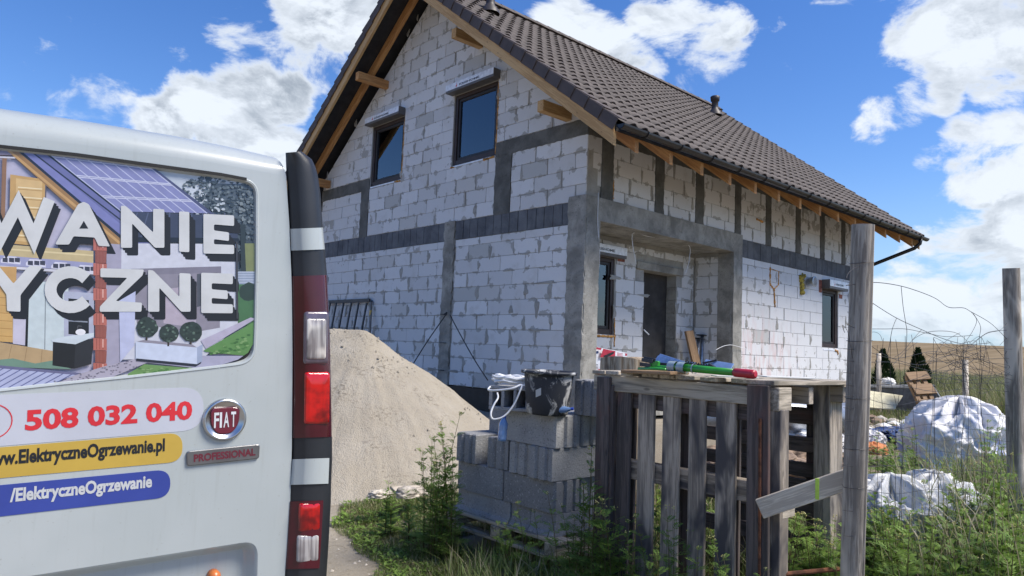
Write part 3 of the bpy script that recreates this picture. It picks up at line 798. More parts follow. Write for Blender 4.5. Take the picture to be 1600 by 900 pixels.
# tiles
TW, TG, TLN = .25, .335, .385
prof = [(0, 0), (.035, .0), (.075, .006), (.115, .030), (.15, .042), (.185, .040), (.215, .022), (.262, .003)]
def tilegeo(V, F, fr):
    b = len(V); n = len(prof)
    for yy, lift in ((0, .030), (TLN, .0)):
        for x_, h_ in prof: V.append(fr @ Vector((x_, yy, h_+lift)))
    for x_, h_ in prof: V.append(fr @ Vector((x_, .002, h_+.030-.017)))
    for x_, h_ in prof: V.append(fr @ Vector((x_, TLN, h_-.017)))
    for i in range(n-1):
        F.append((b+i, b+i+1, b+n+i+1, b+n+i)); F.append((b+2*n+i, b+2*n+i+1, b+i+1, b+i))
        F.append((b+2*n+i, b+3*n+i, b+3*n+i+1, b+2*n+i+1))
V, F = [], []; tilegeo(V, F, Matrix.Identity(4)); tile_me = mesh('roof_tile', V, F, 'tile', recalc=False)
tile_me.polygons.foreach_set('use_smooth', [i % 3 == 0 for i in range(len(tile_me.polygons))])
roof = link('roof', None, house, Matrix.Translation((0, YC, 8.0)))
slots = []
nrow = int((YC+ED)*SL/TG)
x_t0 = X0+.10
ncol = int((X1-x_t0)/TW)
for r_ in range(nrow+1):
    for c_ in range(ncol):
        dd = ED*1.0-r_*TG/SL     # distance outside the wall of the tile's lower edge
        y = -dd; slots.append((x_t0+c_*TW, y))
up = Vector((0, 1, .775)).normalized(); nr = Vector((0, -.775, 1)).normalized()
slots.sort(key=lambda s_: (Vector((s_[0], s_[1], zs(s_[1])))-CP).length)
V, F = [], []; rr = random.Random(3); cnt = 0
for x_, y in slots:
    if y > YC-.05: continue
    fr = frame((x_+rr.uniform(-.003, .003), y, zs(y)-.055+rr.uniform(-.003, .003)), (1, 0, 0), up, nr)
    if cnt < 300: link('roof_tile', tile_me, roof, fr); cnt += 1
    else: tilegeo(V, F, fr)
up2 = Vector((0, -1, .775)).normalized(); nr2 = Vector((0, .775, 1)).normalized()
for x_, y in slots:
    if y > YC-.05: continue
    tilegeo(V, F, frame((x_+TW, 2*YC-y, zs(y)-.055), (-1, 0, 0), up2, nr2))
o = link('far_tiles', mesh('far_tiles', V, F, 'tile', recalc=False), roof, Matrix.Identity(4)); o['kind'] = 'stuff'
o.data.polygons.foreach_set('use_smooth', [i % 3 == 0 for i in range(len(o.data.polygons))])
# verge tiles: flat flange down the barge board, lapped
for side in (-1, 1):
    for r_ in range(nrow+1):
        y0 = YC+side*(YC+ED-r_*TG/SL); ua = Vector((0, -side, .775)).normalized()
        na_ = Vector((0, side*.775, 1)).normalized()
        if (side < 0 and y0 > YC-.12) or (side > 0 and y0 < YC+.12): continue
        fr = frame(Vector((-OV-.012, y0, zs(y0)+.0)), (1, 0, 0), ua, na_) if side < 0 else frame(Vector((-OV-.012, y0, zs(y0))), (1, 0, 0), ua, na_)
        key = 'vt%d' % side
        if key not in BM:
            V, F = [], []
            cbox(.014, TG+.012, .172, .004, V, F, Matrix.Translation((-.006, TG/2, -.078)) @ Matrix.Rotation(-.055, 4, 'Z') @ Matrix.Rotation(-.035, 4, 'X'))
            cbox(.15, TLN, .016, .003, V, F, Matrix.Translation((.083, TLN/2, .006)) @ Matrix.Rotation(-.06, 4, 'X'))
            BM[key] = mesh('verge_tile', V, F, 'tile_dark')
        link('verge_tile', BM[key], roof, fr)
# ridge
n = int((X1+OV)/.36); V, F = [], []
for k in range(9):
    a = math.pi*k/8; 
    for yy in (0, .40): V.append(Vector((yy, .125*math.cos(a), .10*math.sin(a)+(.012 if yy == 0 else 0))))
for k in range(8): F.append((2*k, 2*k+1, 2*k+3, 2*k+2))
V.append(Vector((0, 0, -.02))); F += [(2*k, 2*k+2, len(V)-1) for k in range(8)]
rm = mesh('ridge_tile', V, F, 'tile', smooth=False)
for i in range(n): link('ridge_tile', rm, roof, Matrix.Translation((-OV+.36*i, YC, 8.0)))
# gutter and its pipe
gy, gzz = -ED-.045, zs(-ED)-.075
V, F = [], []; m_ = 9
for x_ in (-OV-.02, X1+.02):
    for q in (.065, .058):
        for k in range(m_): a = math.pi+math.pi*k/(m_-1); V.append(Vector((x_, gy+q*math.cos(a), gzz+q*math.sin(a))))
for k in range(m_-1): F += [(k, k+1, 2*m_+k+1, 2*m_+k), (m_+k, m_+k+1, 3*m_+k+1, 3*m_+k), (k, k+1, m_+k+1, m_+k)]
F += [tuple(range(m_)), tuple(range(2*m_, 3*m_))]
link('gutter', mesh('gutter', V, F, 'gutter_black', smooth=False), house, Matrix.Identity(4))
for k in range(14):
    V, F = tube([(-.30+.8*k, gy+.075*math.cos(math.pi*j/8), gzz-.075*math.sin(math.pi*j/8)) for j in range(9)], .009, 5); link('gutter_bracket', mesh('gutter_bracket', V, F, 'gutter_black'), house, Matrix.Identity(4))
V, F = tube([(10.25, gy, gzz-.05), (10.25, gy+.02, gzz-.16), (10.2, gy+.12, gzz-.27), (9.95, -.15, 2.98), (9.92, -.09, 2.85), (9.92, -.09, -.3)], .042, 10)
link('downpipe', mesh('downpipe', V, F, 'gutter_black', smooth=True), house, Matrix.Identity(4))
# vents through the roof
for (px, py, hgt) in ((1117, 178, .5), (766, 10, .55)):
    p = on(px, py, 1, 3.05); p.z = zs(3.05)-.02
    V, F = lathe([(.19, -.02), (.17, .05), (.10, .14), (.085, .18), (.085, hgt-.14), (.115, hgt-.13), (.125, hgt-.02), (.10, hgt), (.0, hgt+.005)], 16)
    link('roof_vent', mesh('roof_vent', V, F, 'vent_brown', smooth=True), house, Matrix.Translation(p))

# ------------------------------------------------------------------ windows
def window(fr, s0, s1, z0, z1, box, text=None, gl='glass', inset=.035, curtain=True, thin=False):
    w, h = s1-s0, z1-z0; cx, cz = (s0+s1)/2, (z0+z1)/2; fw = .075 if not thin else .085
    V, F = [], []
    for a, b, c_, d_ in ((0, fw, 0, h), (w-fw, w, 0, h), (fw, w-fw, 0, fw+.03), (fw, w-fw, h-fw, h)):
        cbox(b-a, d_-c_, .09, .006, V, F, Matrix.Translation((s0+(a+b)/2, z0+(c_+d_)/2, -.045)))
    root = link('window', mesh('window', V, F, 'frame_brown'), house, fr @ Matrix.Translation((0, 0, -inset)))
    V, F = [], []; g = .055
    for a, b, c_, d_ in ((fw, fw+g, fw+.03, h-fw), (w-fw-g, w-fw, fw+.03, h-fw), (fw+g, w-fw-g, fw+.03, fw+.03+g), (fw+g, w-fw-g, h-fw-g, h-fw)):
        cbox(b-a-.002, d_-c_-.002, .05, .005, V, F, Matrix.Translation((s0+(a+b)/2, z0+(c_+d_)/2, -.05)))
    link('sash', mesh('sash', V, F, 'frame_dark'), root, fr @ Matrix.Translation((0, 0, -inset)))
    link('pane', boxmesh('pane', w-2*fw-2*g+.02, h-2*fw-2*g-.01, .006, gl, .001), root, fr @ Matrix.Translation((cx, cz+.015, -inset-.055)))
    if curtain:
        V, F = [], []; n = 14; cw_ = .30*w
        for i in range(n+1):
            for zz in (z0-.1, z1+.1): V.append(Vector((s0+fw*.4+cw_*i/n, zz, -.22+.02*math.sin(i*2.1))))
        for i in range(n): F.append((2*i, 2*i+2, 2*i+3, 2*i+1))
        link('curtain', mesh('curtain', V, F, 'curtain', recalc=False), root, fr)
    if box:
        bl, br, bz0, bz1, dep_ = box
        cb = link('shutter_box', boxmesh('shutter_box', br-bl, bz1-bz0, dep_, 'box_grey', .005), root, fr @ Matrix.Translation(((bl+br)/2, (bz0+bz1)/2, dep_/2-.02)))
        link('foil', boxmesh('foil', br-bl-.004, (bz1-bz0)*.72, .004, 'foil_silver', .001), root, fr @ Matrix.Translation(((bl+br)/2, bz1-(bz1-bz0)*.37, dep_-.017)))
        link('foil', boxmesh('foil', br-bl-.02, .004, dep_*.9, 'foil_silver', .001), root, fr @ Matrix.Translation(((bl+br)/2, bz1+.003, dep_/2-.02)))
        if text:
            p = fr @ Vector((bl+(br-bl)*.30, bz0+(bz1-bz0)*.42, dep_-.0135)); R3 = fr.to_3x3()
            textpart('lettering', text, 'print_black', root, p, R3 @ Vector((1, 0, 0)), R3 @ Vector((0, 1, 0)), (br-bl)*.42, (bz1-bz0)*.24, .03)
            q = fr @ Vector((bl+(br-bl)*.22, bz0+(bz1-bz0)*.36, dep_-.0135))
            V = [Vector((x_, y_, 0)) for x_, y_ in ((0, .02), (.03, 0), (.05, .03), (.025, .09), (.03, .045))]
            link('logo_mark', mesh('logo_mark', V, [(0, 1, 2, 3, 4)], 'print_red', recalc=False), root, frame(q, R3 @ Vector((1, 0, 0)), R3 @ Vector((0, 1, 0)), R3 @ Vector((0, 0, 1))))
    # silver sill strip and blobs of mounting foam
    link('sill', boxmesh('sill', w-.05, .03, .05, 'foil_silver', .002), root, fr @ Matrix.Translation((cx+.02, z0-.018, -.018)))
    return root
def foam(pts, r, fr, mat='foam_orange', name='mounting_foam'):
    V, F = [], []; rr = random.Random(int(pts[0][0]*100)); P = []
    for a, b in zip(pts[:-1], pts[1:]):
        n = max(2, int(math.hypot(a[0]-b[0], a[1]-b[1])/.03))
        P += [fr @ Vector((a[0]+(b[0]-a[0])*i/n+rr.uniform(-.006, .006), a[1]+(b[1]-a[1])*i/n, .002)) for i in range(n)]
    P.append(fr @ Vector((*pts[-1], .0)))
    tube(P, [r*rr.uniform(.5, 1.3) for _ in P], 6, V, F)
    link(name, mesh(name, V, F, mat, smooth=True), house, Matrix.Identity(4))
window(FG, *W1, (-6.36, -5.05, 5.385, 5.545, .18), 'KRISHOME')
window(FG, *W2, (-3.47, -2.10, 5.405, 5.565, .18), 'KRISHOME')
window(FR, *W3, (.72, 1.93, 2.34, 2.53, .14), 'KRISHOME')
window(FS, *W4, (7.98, 8.95, 2.32, 2.52, .20), 'KRISHOME', 'glass_green', thin=True, curtain=False)
foam([(-5.055, 4.08), (-5.05, 5.3)], .012, FG); foam([(-2.135, 4.06), (-2.13, 4.9), (-2.14, 5.35)], .014, FG); foam([(-5.30, 4.03), (-5.08, 4.02)], .02, FG); foam([(-2.45, 4.01), (-2.16, 4.02)], .02, FG); foam([(-3.4, 4.02), (-3.3, 4.01)], .018, FG)
foam([(.95, .965), (1.70, .97), (1.79, .98), (1.79, .80)], .022, FR); foam([(1.79, 1.0), (1.785, 1.3)], .012, FR)
foam([(8.65, .95), (8.8, .93), (8.82, .86)], .025, FS); foam([(5.62, 2.55), (5.62, 2.20), (5.78, 2.12), (5.84, 1.75)], .022, FS); foam([(5.98, 2.50), (5.97, 2.22), (5.80, 2.12)], .012, FS); foam([(5.64, 2.52), (5.96, 2.50)], .008, FS)
foam([(5.05, 3.45), (5.3, 3.43)], .02, FS); foam([(.62, 3.10), (.63, 3.4)], .02, FS)
for s_, a, b, z0, z1, fr in ((0, 7.83, 7.97, 2.22, 2.50, FS), (0, 8.86, 9.04, 2.16, 2.26, FS), (0, 1.82, 2.02, 2.30, 2.36, FR)):
    link('brick', boxmesh('brick', b-a, z1-z0, .03, 'brick_red', .005), house, fr @ Matrix.Translation(((a+b)/2, (z0+z1)/2, -.008)))
# air duct with its grille and tuft of mineral wool
ax = FS @ Matrix.Translation((7.28, 2.40, 0))
V, F = lathe([(.10, -.05), (.10, .14), (.118, .145), (.118, .165), (.095, .17), (.09, .15), (.0, .148)], 24); du = link('air_duct', mesh('air_duct', V, F, 'steel', smooth=False), house, ax)
V, F = [], []
for k in range(7):
    z_ = -.075+.025*k; w = 2*math.sqrt(max(.0, .092**2-z_**2)); cbox(w, .010, .008, .001, V, F, Matrix.Translation((0, z_, .160)) @ Matrix.Rotation(.5, 4, 'X'))
link('grille_slats', mesh('grille_slats', V, F, 'cable_white'), du, ax)
V, F = lathe([(.0, .150), (.09, .151)], 24); link('duct_shade_disc', mesh('duct_shade_disc', V, F, 'frame_dark'), du, ax)  # dark disc painted for the shade inside the closed duct
foam([(6.92, 2.52), (6.98, 2.30), (7.0, 2.10)], .075, FS, 'wool_yellow', 'mineral_wool'); foam([(7.0, 2.53), (7.13, 2.50)], .05, FS, 'wool_yellow', 'mineral_wool')
# door opening: dark leaf set deep inside and the plastered reveal
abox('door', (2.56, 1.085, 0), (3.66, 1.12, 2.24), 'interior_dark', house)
for i in range(9): abox('reveal_block', (3.612, .853, .0+.25*i), (3.64, 1.08, .245+.25*i), 'concrete' if i < 8 else 'mortar', house)
# loose electrical cables
def wire(name, pts, r, mat, parent, n=5):
    V, F = tube(pts, r, n); return link(name, mesh(name, V, F, mat, smooth=True), parent, Matrix.Identity(4))
def wpath(pl, steps=5):
    out = []
    for i in range(len(pl)-1):
        p0, p1, p2, p3 = (Vector(pl[max(i-1, 0)]), Vector(pl[i]), Vector(pl[i+1]), Vector(pl[min(i+2, len(pl)-1)]))
        for k in range(steps):
            t = k/steps; out.append(.5*((2*p1)+(-p0+p2)*t+(2*p0-5*p1+4*p2-p3)*t*t+(-p0+3*p1-3*p2+p3)*t**3))
    out.append(Vector(pl[-1])); return out
wire('electric_cable', wpath([on(994, 413, 1, .2), on(988, 366, 1, .2), on(1012, 369, 1, .25), on(1050, 376, 1, .25), on(1076, 383, 1, .25), on(1077, 405, 1, .22), on(1071, 428, 1, .2)]), .007, 'cable_white', house)
wire('electric_cable', wpath([on(935, 300, 1, -.03), on(934, 350, 1, -.04), on(937, 395, 1, .0), on(935, 425, 1, .05)]), .006, 'cable_white', house)
wire('electric_cable', wpath([on(1006, 515, 1, .84), on(1010, 519, 1, .8), on(1014, 523, 1, .78)]), .012, 'cable_white', house)
wire('electric_cable', wpath([on(1118, 547, 1, -.1), on(1130, 541, 1, -.12), on(1142, 539, 1, -.06), on(1155, 542, 1, -.08), on(1166, 545, 1, -.05)]), .005, 'cable_white', house)
wire('tie_wire', wpath([on(694, 491, 0, -.06), on(697, 491, 0, -.08), on(668, 533, 0, -.3), on(641, 576, 0, -.6)]), .010, 'cable_black', house)
wire('tie_wire', wpath([on(703, 492, 0, -.06), on(716, 517, 0, -.25), on(740, 560, 0, -.6), on(762, 594, 0, -.9)]), .010, 'cable_black', house)
for (a, b, yy) in ((687, 697, 535), (684, 694, 578), (688, 698, 491)): wire('tie_wire', [on(a, yy, 0, -.05), on(b, yy+1, 0, -.07)], .007, 'cable_black', house)
# ------------------------------------------------------------------ the van
UX = ray(2500, 515).normalized(); VZ = (Vector((0, 0, 1))-UX.z*UX).normalized(); FW = VZ.cross(UX)
if FW.dot(CD) < 0: FW = -FW
VO = CP+1.72*ray(456, 560)
VF = frame(VO, UX, VZ, -FW)                    # x to the right, y up, z back towards the viewer
def vp(px, py, out=0.):
    """a survey point on the rear face of the van (out metres proud of it), in the van's own axes"""
    v = ray(px, py); q = VO-out*FW; t = (q-CP).dot(FW)/v.dot(FW); d_ = CP+t*v-VO
    return Vector((d_.dot(UX), d_.dot(VZ), out))
van = thing('van', 'white van with printed advertising on its rear door', 'van', VO+VZ*-1.47-UX*.88)
def vpart(name, V, F, mat, parent=None, smooth=False, recalc=True, midx=None):
    return link(name, mesh(name, V, F, mat, smooth, recalc, midx), parent or van, VF)
def rrect(pts, r, n=5):
    """polygon with its corners rounded"""
    out = []; m = len(pts)
    for i in range(m):
        p0, p, p1 = Vector(pts[i-1]), Vector(pts[i]), Vector(pts[(i+1) % m]); rr_ = r[i] if isinstance(r, (list, tuple)) else r
        a = (p0-p); b = (p1-p); d_ = min(rr_, a.length*.49, b.length*.49)
        if d_ <= 0: out.append(p); continue
        A, B = p+a.normalized()*d_, p+b.normalized()*d_
        for k in range(n+1):
            t = k/n; out.append((1-t)**2*A+2*t*(1-t)*p+t*t*B)
    return out
def vpoly(pts, out=0., dens=0): return [vp(p[0], p[1], out) for p in pts]
def fill_holes(outer, holes):
    bm = bmesh.new(); loops = []
    for lp in [outer]+holes:
        vs = [bm.verts.new(p) for p in lp]; loops += [bm.edges.new((vs[i], vs[(i+1) % len(vs)])) for i in range(len(vs))]
    bmesh.ops.triangle_fill(bm, use_beauty=True, use_dissolve=False, edges=loops); bm.normal_update()
    V = [v.co.copy() for v in bm.verts]; bm.verts.index_update(); F = [tuple(v.index for v in (f.verts if f.normal.z > 0 else reversed(f.verts))) for f in bm.faces]; bm.free(); return V, F
# window outline and plate recess on the right door, in the plane of the door
WPX = [(-60, 222), (0, 228), (120, 241), (250, 259), (345, 272), (404, 283), (404, 330), (404, 420), (402, 510), (400, 568), (330, 577), (200, 592), (100, 602), (0, 613), (-60, 620)]
wout = [vp(*p).to_2d() for p in WPX]
wout = rrect([tuple(p) for p in wout], [0, 0, 0, 0, 0, .055, 0, 0, 0, .055, 0, 0, 0, 0, 0], 7)
wl = -.80
wout = [Vector((wl, wout[0].y)) if i == 0 else Vector((wl, wout[-1].y)) if i == len(wout)-1 else p for i, p in enumerate(wout)]
rec = rrect([(-.80, -.4145), (-.070, -.4145), (-.070, -.62), (-.80, -.62)], .036, 8)
# right edge of the door, bottom to top
redge = [vp(*p).to_2d() for p in [(438, 985), (445, 900), (453, 800), (456, 700), (457, 560), (456, 450), (452, 350), (447, 275)]]
TOPV = vp(447, 275).y
outer = [Vector((-.875, -.66)), Vector((redge[0].x, -.66))]+redge[0:]+[Vector((-.2, TOPV+.012)), Vector((-.5, TOPV+.016)), Vector((-.875, TOPV+.018))]
V, F = fill_holes([Vector((p.x, p.y, 0)) for p in outer], [[Vector((p.x, p.y, 0)) for p in wout], [Vector((p.x, p.y, 0)) for p in rec]])
def rim(V, F, loop, steps):
    n = len(loop); cx = sum(p.x for p in loop)/n; cy = sum(p.y for p in loop)/n; prev = None
    for ins, z in steps:
        b = len(V)
        for i, p in enumerate(loop):
            a, c = loop[i-1], loop[(i+1) % n]; t = (c-a); nn = Vector((-t.y, t.x)).normalized()
            if nn.dot(Vector((cx, cy))-p) < 0: nn = -nn
            V.append(Vector((p.x+nn.x*ins, p.y+nn.y*ins, z)))
        if prev is not None:
            for i in range(n): F.append((prev+i, prev+(i+1) % n, b+(i+1) % n, b+i))
        prev = b
    return prev
rim(V, F, wout, [(0, 0), (.002, .002), (.006, .001), (.010, -.008)])
pb = rim(V, F, rec, [(0, 0), (.003, -.002), (.008, -.010), (.016, -.026), (.024, -.038), (.0245, -.0382)])
V.append(Vector((-.43, -.51, -.0382))); F += [(pb+i, pb+(i+1) % len(rec), len(V)-1) for i in range(len(rec))]
# upper band of the door rolls forward into the roof
tops = [(-.875, .521), (-.72, .5205), (-.585, .517), (-.45, .5155), (-.26, .5096), (-.15, .502), (-.033, .490)]
def topv(u):
    for (a, va), (b, vb) in zip(tops[:-1], tops[1:]):
        if u <= b: t = (u-a)/(b-a); return va+(vb-va)*t
    return tops[-1][1]
us = [-.875+.03*i for i in range(29)]; us[-1] = redge[-1].x
def botv(u): return TOPV+.018*min(1, max(0, (redge[-1].x-u)/.86)**.5) if u < redge[-1].x else TOPV
b0 = len(V); NR = 9
for j in range(NR):
    t = j/(NR-1)
    for i, u in enumerate(us):
        g = .085*t**2.6; uu = u+(redge[-1].x-.0-u)*0
        lo = TOPV if i == len(us)-1 else TOPV+(.018*(-.03-u)/.85)
        V.append(Vector((u-.018*t if i == len(us)-1 else u, lo+(topv(u)+.004-lo)*(1-(1-t)**1.25)+g*.06, -g)))
nu = len(us)
for j in range(NR-1):
    for i in range(nu-1): F.append((b0+j*nu+i, b0+j*nu+i+1, b0+(j+1)*nu+i+1, b0+(j+1)*nu+i))
body_door = vpart('rear_door', V, F, 'paint_white', recalc=False)
body_door.data.polygons.foreach_set('use_smooth', [True]*len(body_door.data.polygons))
# sharp feel of the flat sheet is kept by splitting at 40 degrees
def autosmooth(me, ang=40, flat=False):
    bm = bmesh.new(); bm.from_mesh(me); bmesh.ops.remove_doubles(bm, verts=bm.verts, dist=.0003); bmesh.ops.recalc_face_normals(bm, faces=bm.faces)
    for f in bm.faces: f.smooth = not (flat and abs(f.normal.z) > .9999)
    for e in bm.edges:
        if len(e.link_faces) == 2 and e.calc_face_angle(0) > rad(ang): e.smooth = False
    bm.to_mesh(me); bm.free()
autosmooth(body_door.data, 50, True)
# the other leaf of the rear doors and the rest of the body
Lft = [(-1.80, -.66), (-.885, -.66), (-.885, TOPV+.018), (-.885, .521), (-1.25, .517), (-1.62, .505), (-1.735, .485), (-1.765, .40), (-1.80, .0), (-1.81, -.3)]
V, F = prism(Lft, Matrix.Translation((0, 0, -.0)), .03, c=.006); vpart('rear_door', V, F, 'paint_white')
def sect(z, top=.52, zl=1., bot=-.62, inset=0.):
    P = [(.075-inset, bot), (.088-inset, -.25), (.082-inset, .0), (.055-inset, .30*zl), (.015-inset, .44*zl), (-.05-inset, .495*zl), (-.30, .517*zl), (-.88, .525*zl), (-1.46, .517*zl), (-1.71+inset, .495*zl), (-1.775+inset, .44*zl), (-1.815+inset, .30*zl), (-1.842+inset, .0), (-1.848+inset, -.25), (-1.835+inset, bot)]
    return [Vector((x, y, z)) for x, y in P]
V, F = [], []
for i, (z, zl, ins) in enumerate(((-.09, 1, .012), (-.14, 1.0, 0), (-1.5, 1.01, 0), (-2.9, 1.01, 0), (-3.3, .96, .02), (-3.9, .25, .06), (-4.55, -.05, .10), (-4.85, -.35, .2))):
    V += sect(z, zl=zl, inset=ins)
m_ = 15
for j in range(7):
    for k in range(m_): F.append((j*m_+k, j*m_+(k+1) % m_, (j+1)*m_+(k+1) % m_, (j+1)*m_+k))
F.append(tuple(range(7*m_, 8*m_)))
bd = vpart('body', V, F, 'paint_white'); autosmooth(bd.data, 50)
V, F = cbox(1.95, .26, .16, .04, mtx=Matrix.Translation((-.88, -.80, .0))); vpart('bumper', V, F, 'plastic_black')
for (u, z) in ((-.02, -.95), (-1.74, -.95), (-.02, -4.05), (-1.74, -4.05)):
    ax = VF @ Matrix.Translation((u, -1.15, z)) @ Matrix.Rotation(math.pi/2, 4, 'Y')
    V, F = lathe([(.19, -.10), (.30, -.10), (.325, -.07), (.325, .07), (.30, .10), (.19, .10)], 28); wh = link('wheel', mesh('wheel', V, F, 'rubber', smooth=True), van, ax)
    V, F = lathe([(.0, -.04), (.08, -.05), (.19, -.085), (.195, .085), (.08, .05), (.0, .04)], 20); link('rim', mesh('rim', V, F, 'steel', smooth=True), wh, ax)
# window: seal, glass sheet and the printed picture on it
seal = [vp(*p).to_2d() for p in [(-60, 218), (0, 226.5), (120, 239.5), (250, 257.5), (345, 270.5), (385, 278)]]
seal2 = [vp(*p).to_2d() for p in [(-60, 224.5), (0, 232), (120, 245), (250, 263), (345, 275.5), (385, 283)]]
V = [Vector((p.x, p.y, .0035)) for p in seal]+[Vector((p.x, p.y, .0035)) for p in seal2]; n = len(seal); F = [(i, i+1, n+i+1, n+i) for i in range(n-1)]
V += [v-Vector((0, 0, .008)) for v in V]; F += [(i, i+1, 2*n+i+1, 2*n+i) for i in range(n-1)]
win = vpart('window', [Vector((p.x, p.y, -.008)) for p in wout], [tuple(range(len(wout)))], 'frame_dark', recalc=False)
vpart('seal', V, F, 'rubber', win)
# flat printed picture: each tone one sheet
WCL = [(p[0], p[1]) for p in [(-40, 226), (0, 229), (120, 242.5), (250, 260.5), (345, 273), (372, 278), (390, 286), (399, 300), (402.5, 320), (402.5, 420), (401, 510), (398, 533), (388, 551), (372, 562), (330, 575), (200, 590), (100, 600), (0, 611), (-40, 615)]]
def cl(poly):
    n = len(WCL)
    for i in range(n):
        p, q = WCL[i], WCL[(i+1) % n]; a, b = q[1]-p[1], -(q[0]-p[0]); poly = clip(poly, a, b, a*p[0]+b*p[1])
        if len(poly) < 3: return []
    return poly
TONES = {}; PV, PF, PM, PN = [], [], [], []
LAY = [0]
def tone(hexc):
    if hexc not in TONES:
        nm = 'print_tone'+str(len(TONES)); m, nt, b = newmat(nm); v = objvec(nt, rnd=False); n1 = NOISE(nt, v, 60, 3)
        c = lin(hexc); L(nt, MIX(nt, SMOOTH(nt, n1, .3, .7), tuple(x*.94*.86 for x in c), tuple(min(1, x*1.04*.86) for x in c)), b.inputs['Base Color']); setb(b, rough=.28, coat=.25)
        TONES[hexc] = len(PN); PN.append(nm)
    return TONES[hexc]
def pp(hexc, pts, clipit=True):
    pts = cl(pts) if clipit else pts
    if len(pts) < 3: return
    LAY[0] += 1; b = len(PV); z = -.0078+.000006*LAY[0]
    for p in pts: q = vp(p[0], p[1]); q.z = z; PV.append(q)
    a_ = sum(PV[b+i].x*PV[b+(i+1) % len(pts)].y-PV[b+(i+1) % len(pts)].x*PV[b+i].y for i in range(len(pts)))
    f = tuple(range(b, b+len(pts))); PF.append(f if a_ > 0 else f[::-1]); PM.append(tone(hexc))
def ln(hexc, a, b, w):
    dx, dy = b[0]-a[0], b[1]-a[1]; l_ = math.hypot(dx, dy); nx, ny = -dy/l_*w/2, dx/l_*w/2
    pp(hexc, [(a[0]+nx, a[1]+ny), (b[0]+nx, b[1]+ny), (b[0]-nx, b[1]-ny), (a[0]-nx, a[1]-ny)])
def disc(hexc, x, y, rx, ry, n=14, j=0.): pp(hexc, [(x+rx*math.cos(2*math.pi*k/n)*(1+R.uniform(-j, j)), y+ry*math.sin(2*math.pi*k/n)*(1+R.uniform(-j, j))) for k in range(n)])
Bx = [(-40, 210), (420, 210), (420, 640), (-40, 640)]
pp('#B7B4C9', Bx)
pp('#C3CBD4', [(220, 240), (420, 270), (420, 470), (300, 470)])
pp('#9DA7B0', [(355, 380), (420, 380), (420, 480), (355, 480)])
rr = random.Random(12)
pp('#55606A', [(332, 285), (395, 288), (410, 330), (410, 430), (372, 420), (366, 372), (345, 352), (318, 318)])
for k in range(620):
    a = rr.random()*2*math.pi; q = rr.random()**.5; x, y = 352+76*q*math.cos(a), 312+46*q*math.sin(a)
    if y > 285+(x-270)*1.0+30 and x < 330: continue
    disc(rr.choice(['#49545B', '#5D6870', '#6E7A80', '#39444B']), x, y, rr.uniform(1.2, 4.2), rr.uniform(1, 3.2), 6, .35)
for k in range(170): disc(rr.choice(['#49545B', '#414C54', '#5D6870', '#7D878B']), rr.uniform(372, 404), rr.uniform(300, 430), rr.uniform(1, 4), rr.uniform(1, 3.5), 6, .3)
for k in range(26): disc('#B9C2CA', rr.uniform(300, 350), rr.uniform(295, 345), rr.uniform(1, 3), rr.uniform(1, 2.5), 6, .3)
pp('#2F383B', [(376, 350), (384, 350), (386, 425), (377, 425)])
pp('#7C8358', [(383, 380), (410, 380), (410, 425), (385, 425)])
pp('#A9B3C4', [(372, 424), (408, 424), (408, 446), (372, 446)])
for k in range(5): ln('#7E8AA2', (372, 427+4*k), (408, 427+4*k), 1.2)
pp('#47704A', [(372, 444), (410, 444), (410, 505), (372, 510)]); disc('#2E3F38', 389, 456, 15, 15, 12, .1)
# interior on the left
ln('#8E6C51', (7, 245), (4, 345), 7)
pp('#8C8498', [(-40, 228), (22, 230), (30, 242), (-40, 241)]); ln('#CFCED8', (-40, 243), (24, 246), 2.5)
pp('#C19C62', [(16, 272), (72, 280), (70, 385), (14, 380)]); pp('#D2B27C', [(25, 278), (66, 283), (64, 380), (25, 376)])
for k in range(6): ln('#EBDCB4', (28, 292+15*k), (66, 295+15*k), 1.5); ln('#A8854C', (28, 295+15*k), (66, 298+15*k), 1)
ln('#5E5A66', (72, 281), (71, 315), 2)
# roof
pp('#6C6F9E', [(20, 226), (75, 236), (285, 398), (190, 398), (190, 352)])
pp('#7C7FB2', [(24, 229), (45, 233), (190, 351), (190, 368)])
ln('#252B3C', (23, 229), (191, 372), 4); ln('#2A3043', (46, 234), (191, 345), 2.2); ln('#1C2434', (70, 236), (191, 332), 4.5)
pp('#9A774C', [(4, 228), (20, 229), (190, 374), (190, 392), (175, 382)]); ln('#C19A65', (9, 231), (188, 380), 4)
pp('#8588B4', [(70, 234), (230, 257), (326, 333), (190, 330)])
for k in range(9):
    t = k/8; ln('#B9BDD8', (72+t*157, 236+t*21), (190+t*134, 330+t*3), 1.4)
for t in (.05, .09, .40, .43, .74, .77): ln('#C6C9DC', (72+t*118, 236+t*94), (229+t*95, 257+t*75), 1.4)
pp('#4E5273', [(229, 256), (236, 258), (340, 338), (326, 333)])
pp('#3E4458', [(192, 330), (340, 336), (372, 362), (372, 376), (192, 372)])
for k in range(9): ln('#575E78', (215+17*k, 332), (200+20*k, 372), 1.6)
ln('#1E232E', (190, 374), (374, 376), 8)
# facade
pp('#C9CBD6', [(188, 380), (372, 381), (372, 508), (318, 560), (186, 562)])
pp('#8C8794', [(205, 424), (346, 420), (344, 512), (300, 520), (214, 505)]); pp('#B1A6B4', [(252, 452), (310, 446), (306, 512), (256, 505)])
pp('#4F525C', [(308, 428), (340, 424), (338, 470), (308, 480)]); pp('#7E7A88', [(205, 420), (346, 416), (346, 426), (205, 430)])
pp('#A39FB2', [(167, 380), (190, 382), (188, 576), (164, 572)])
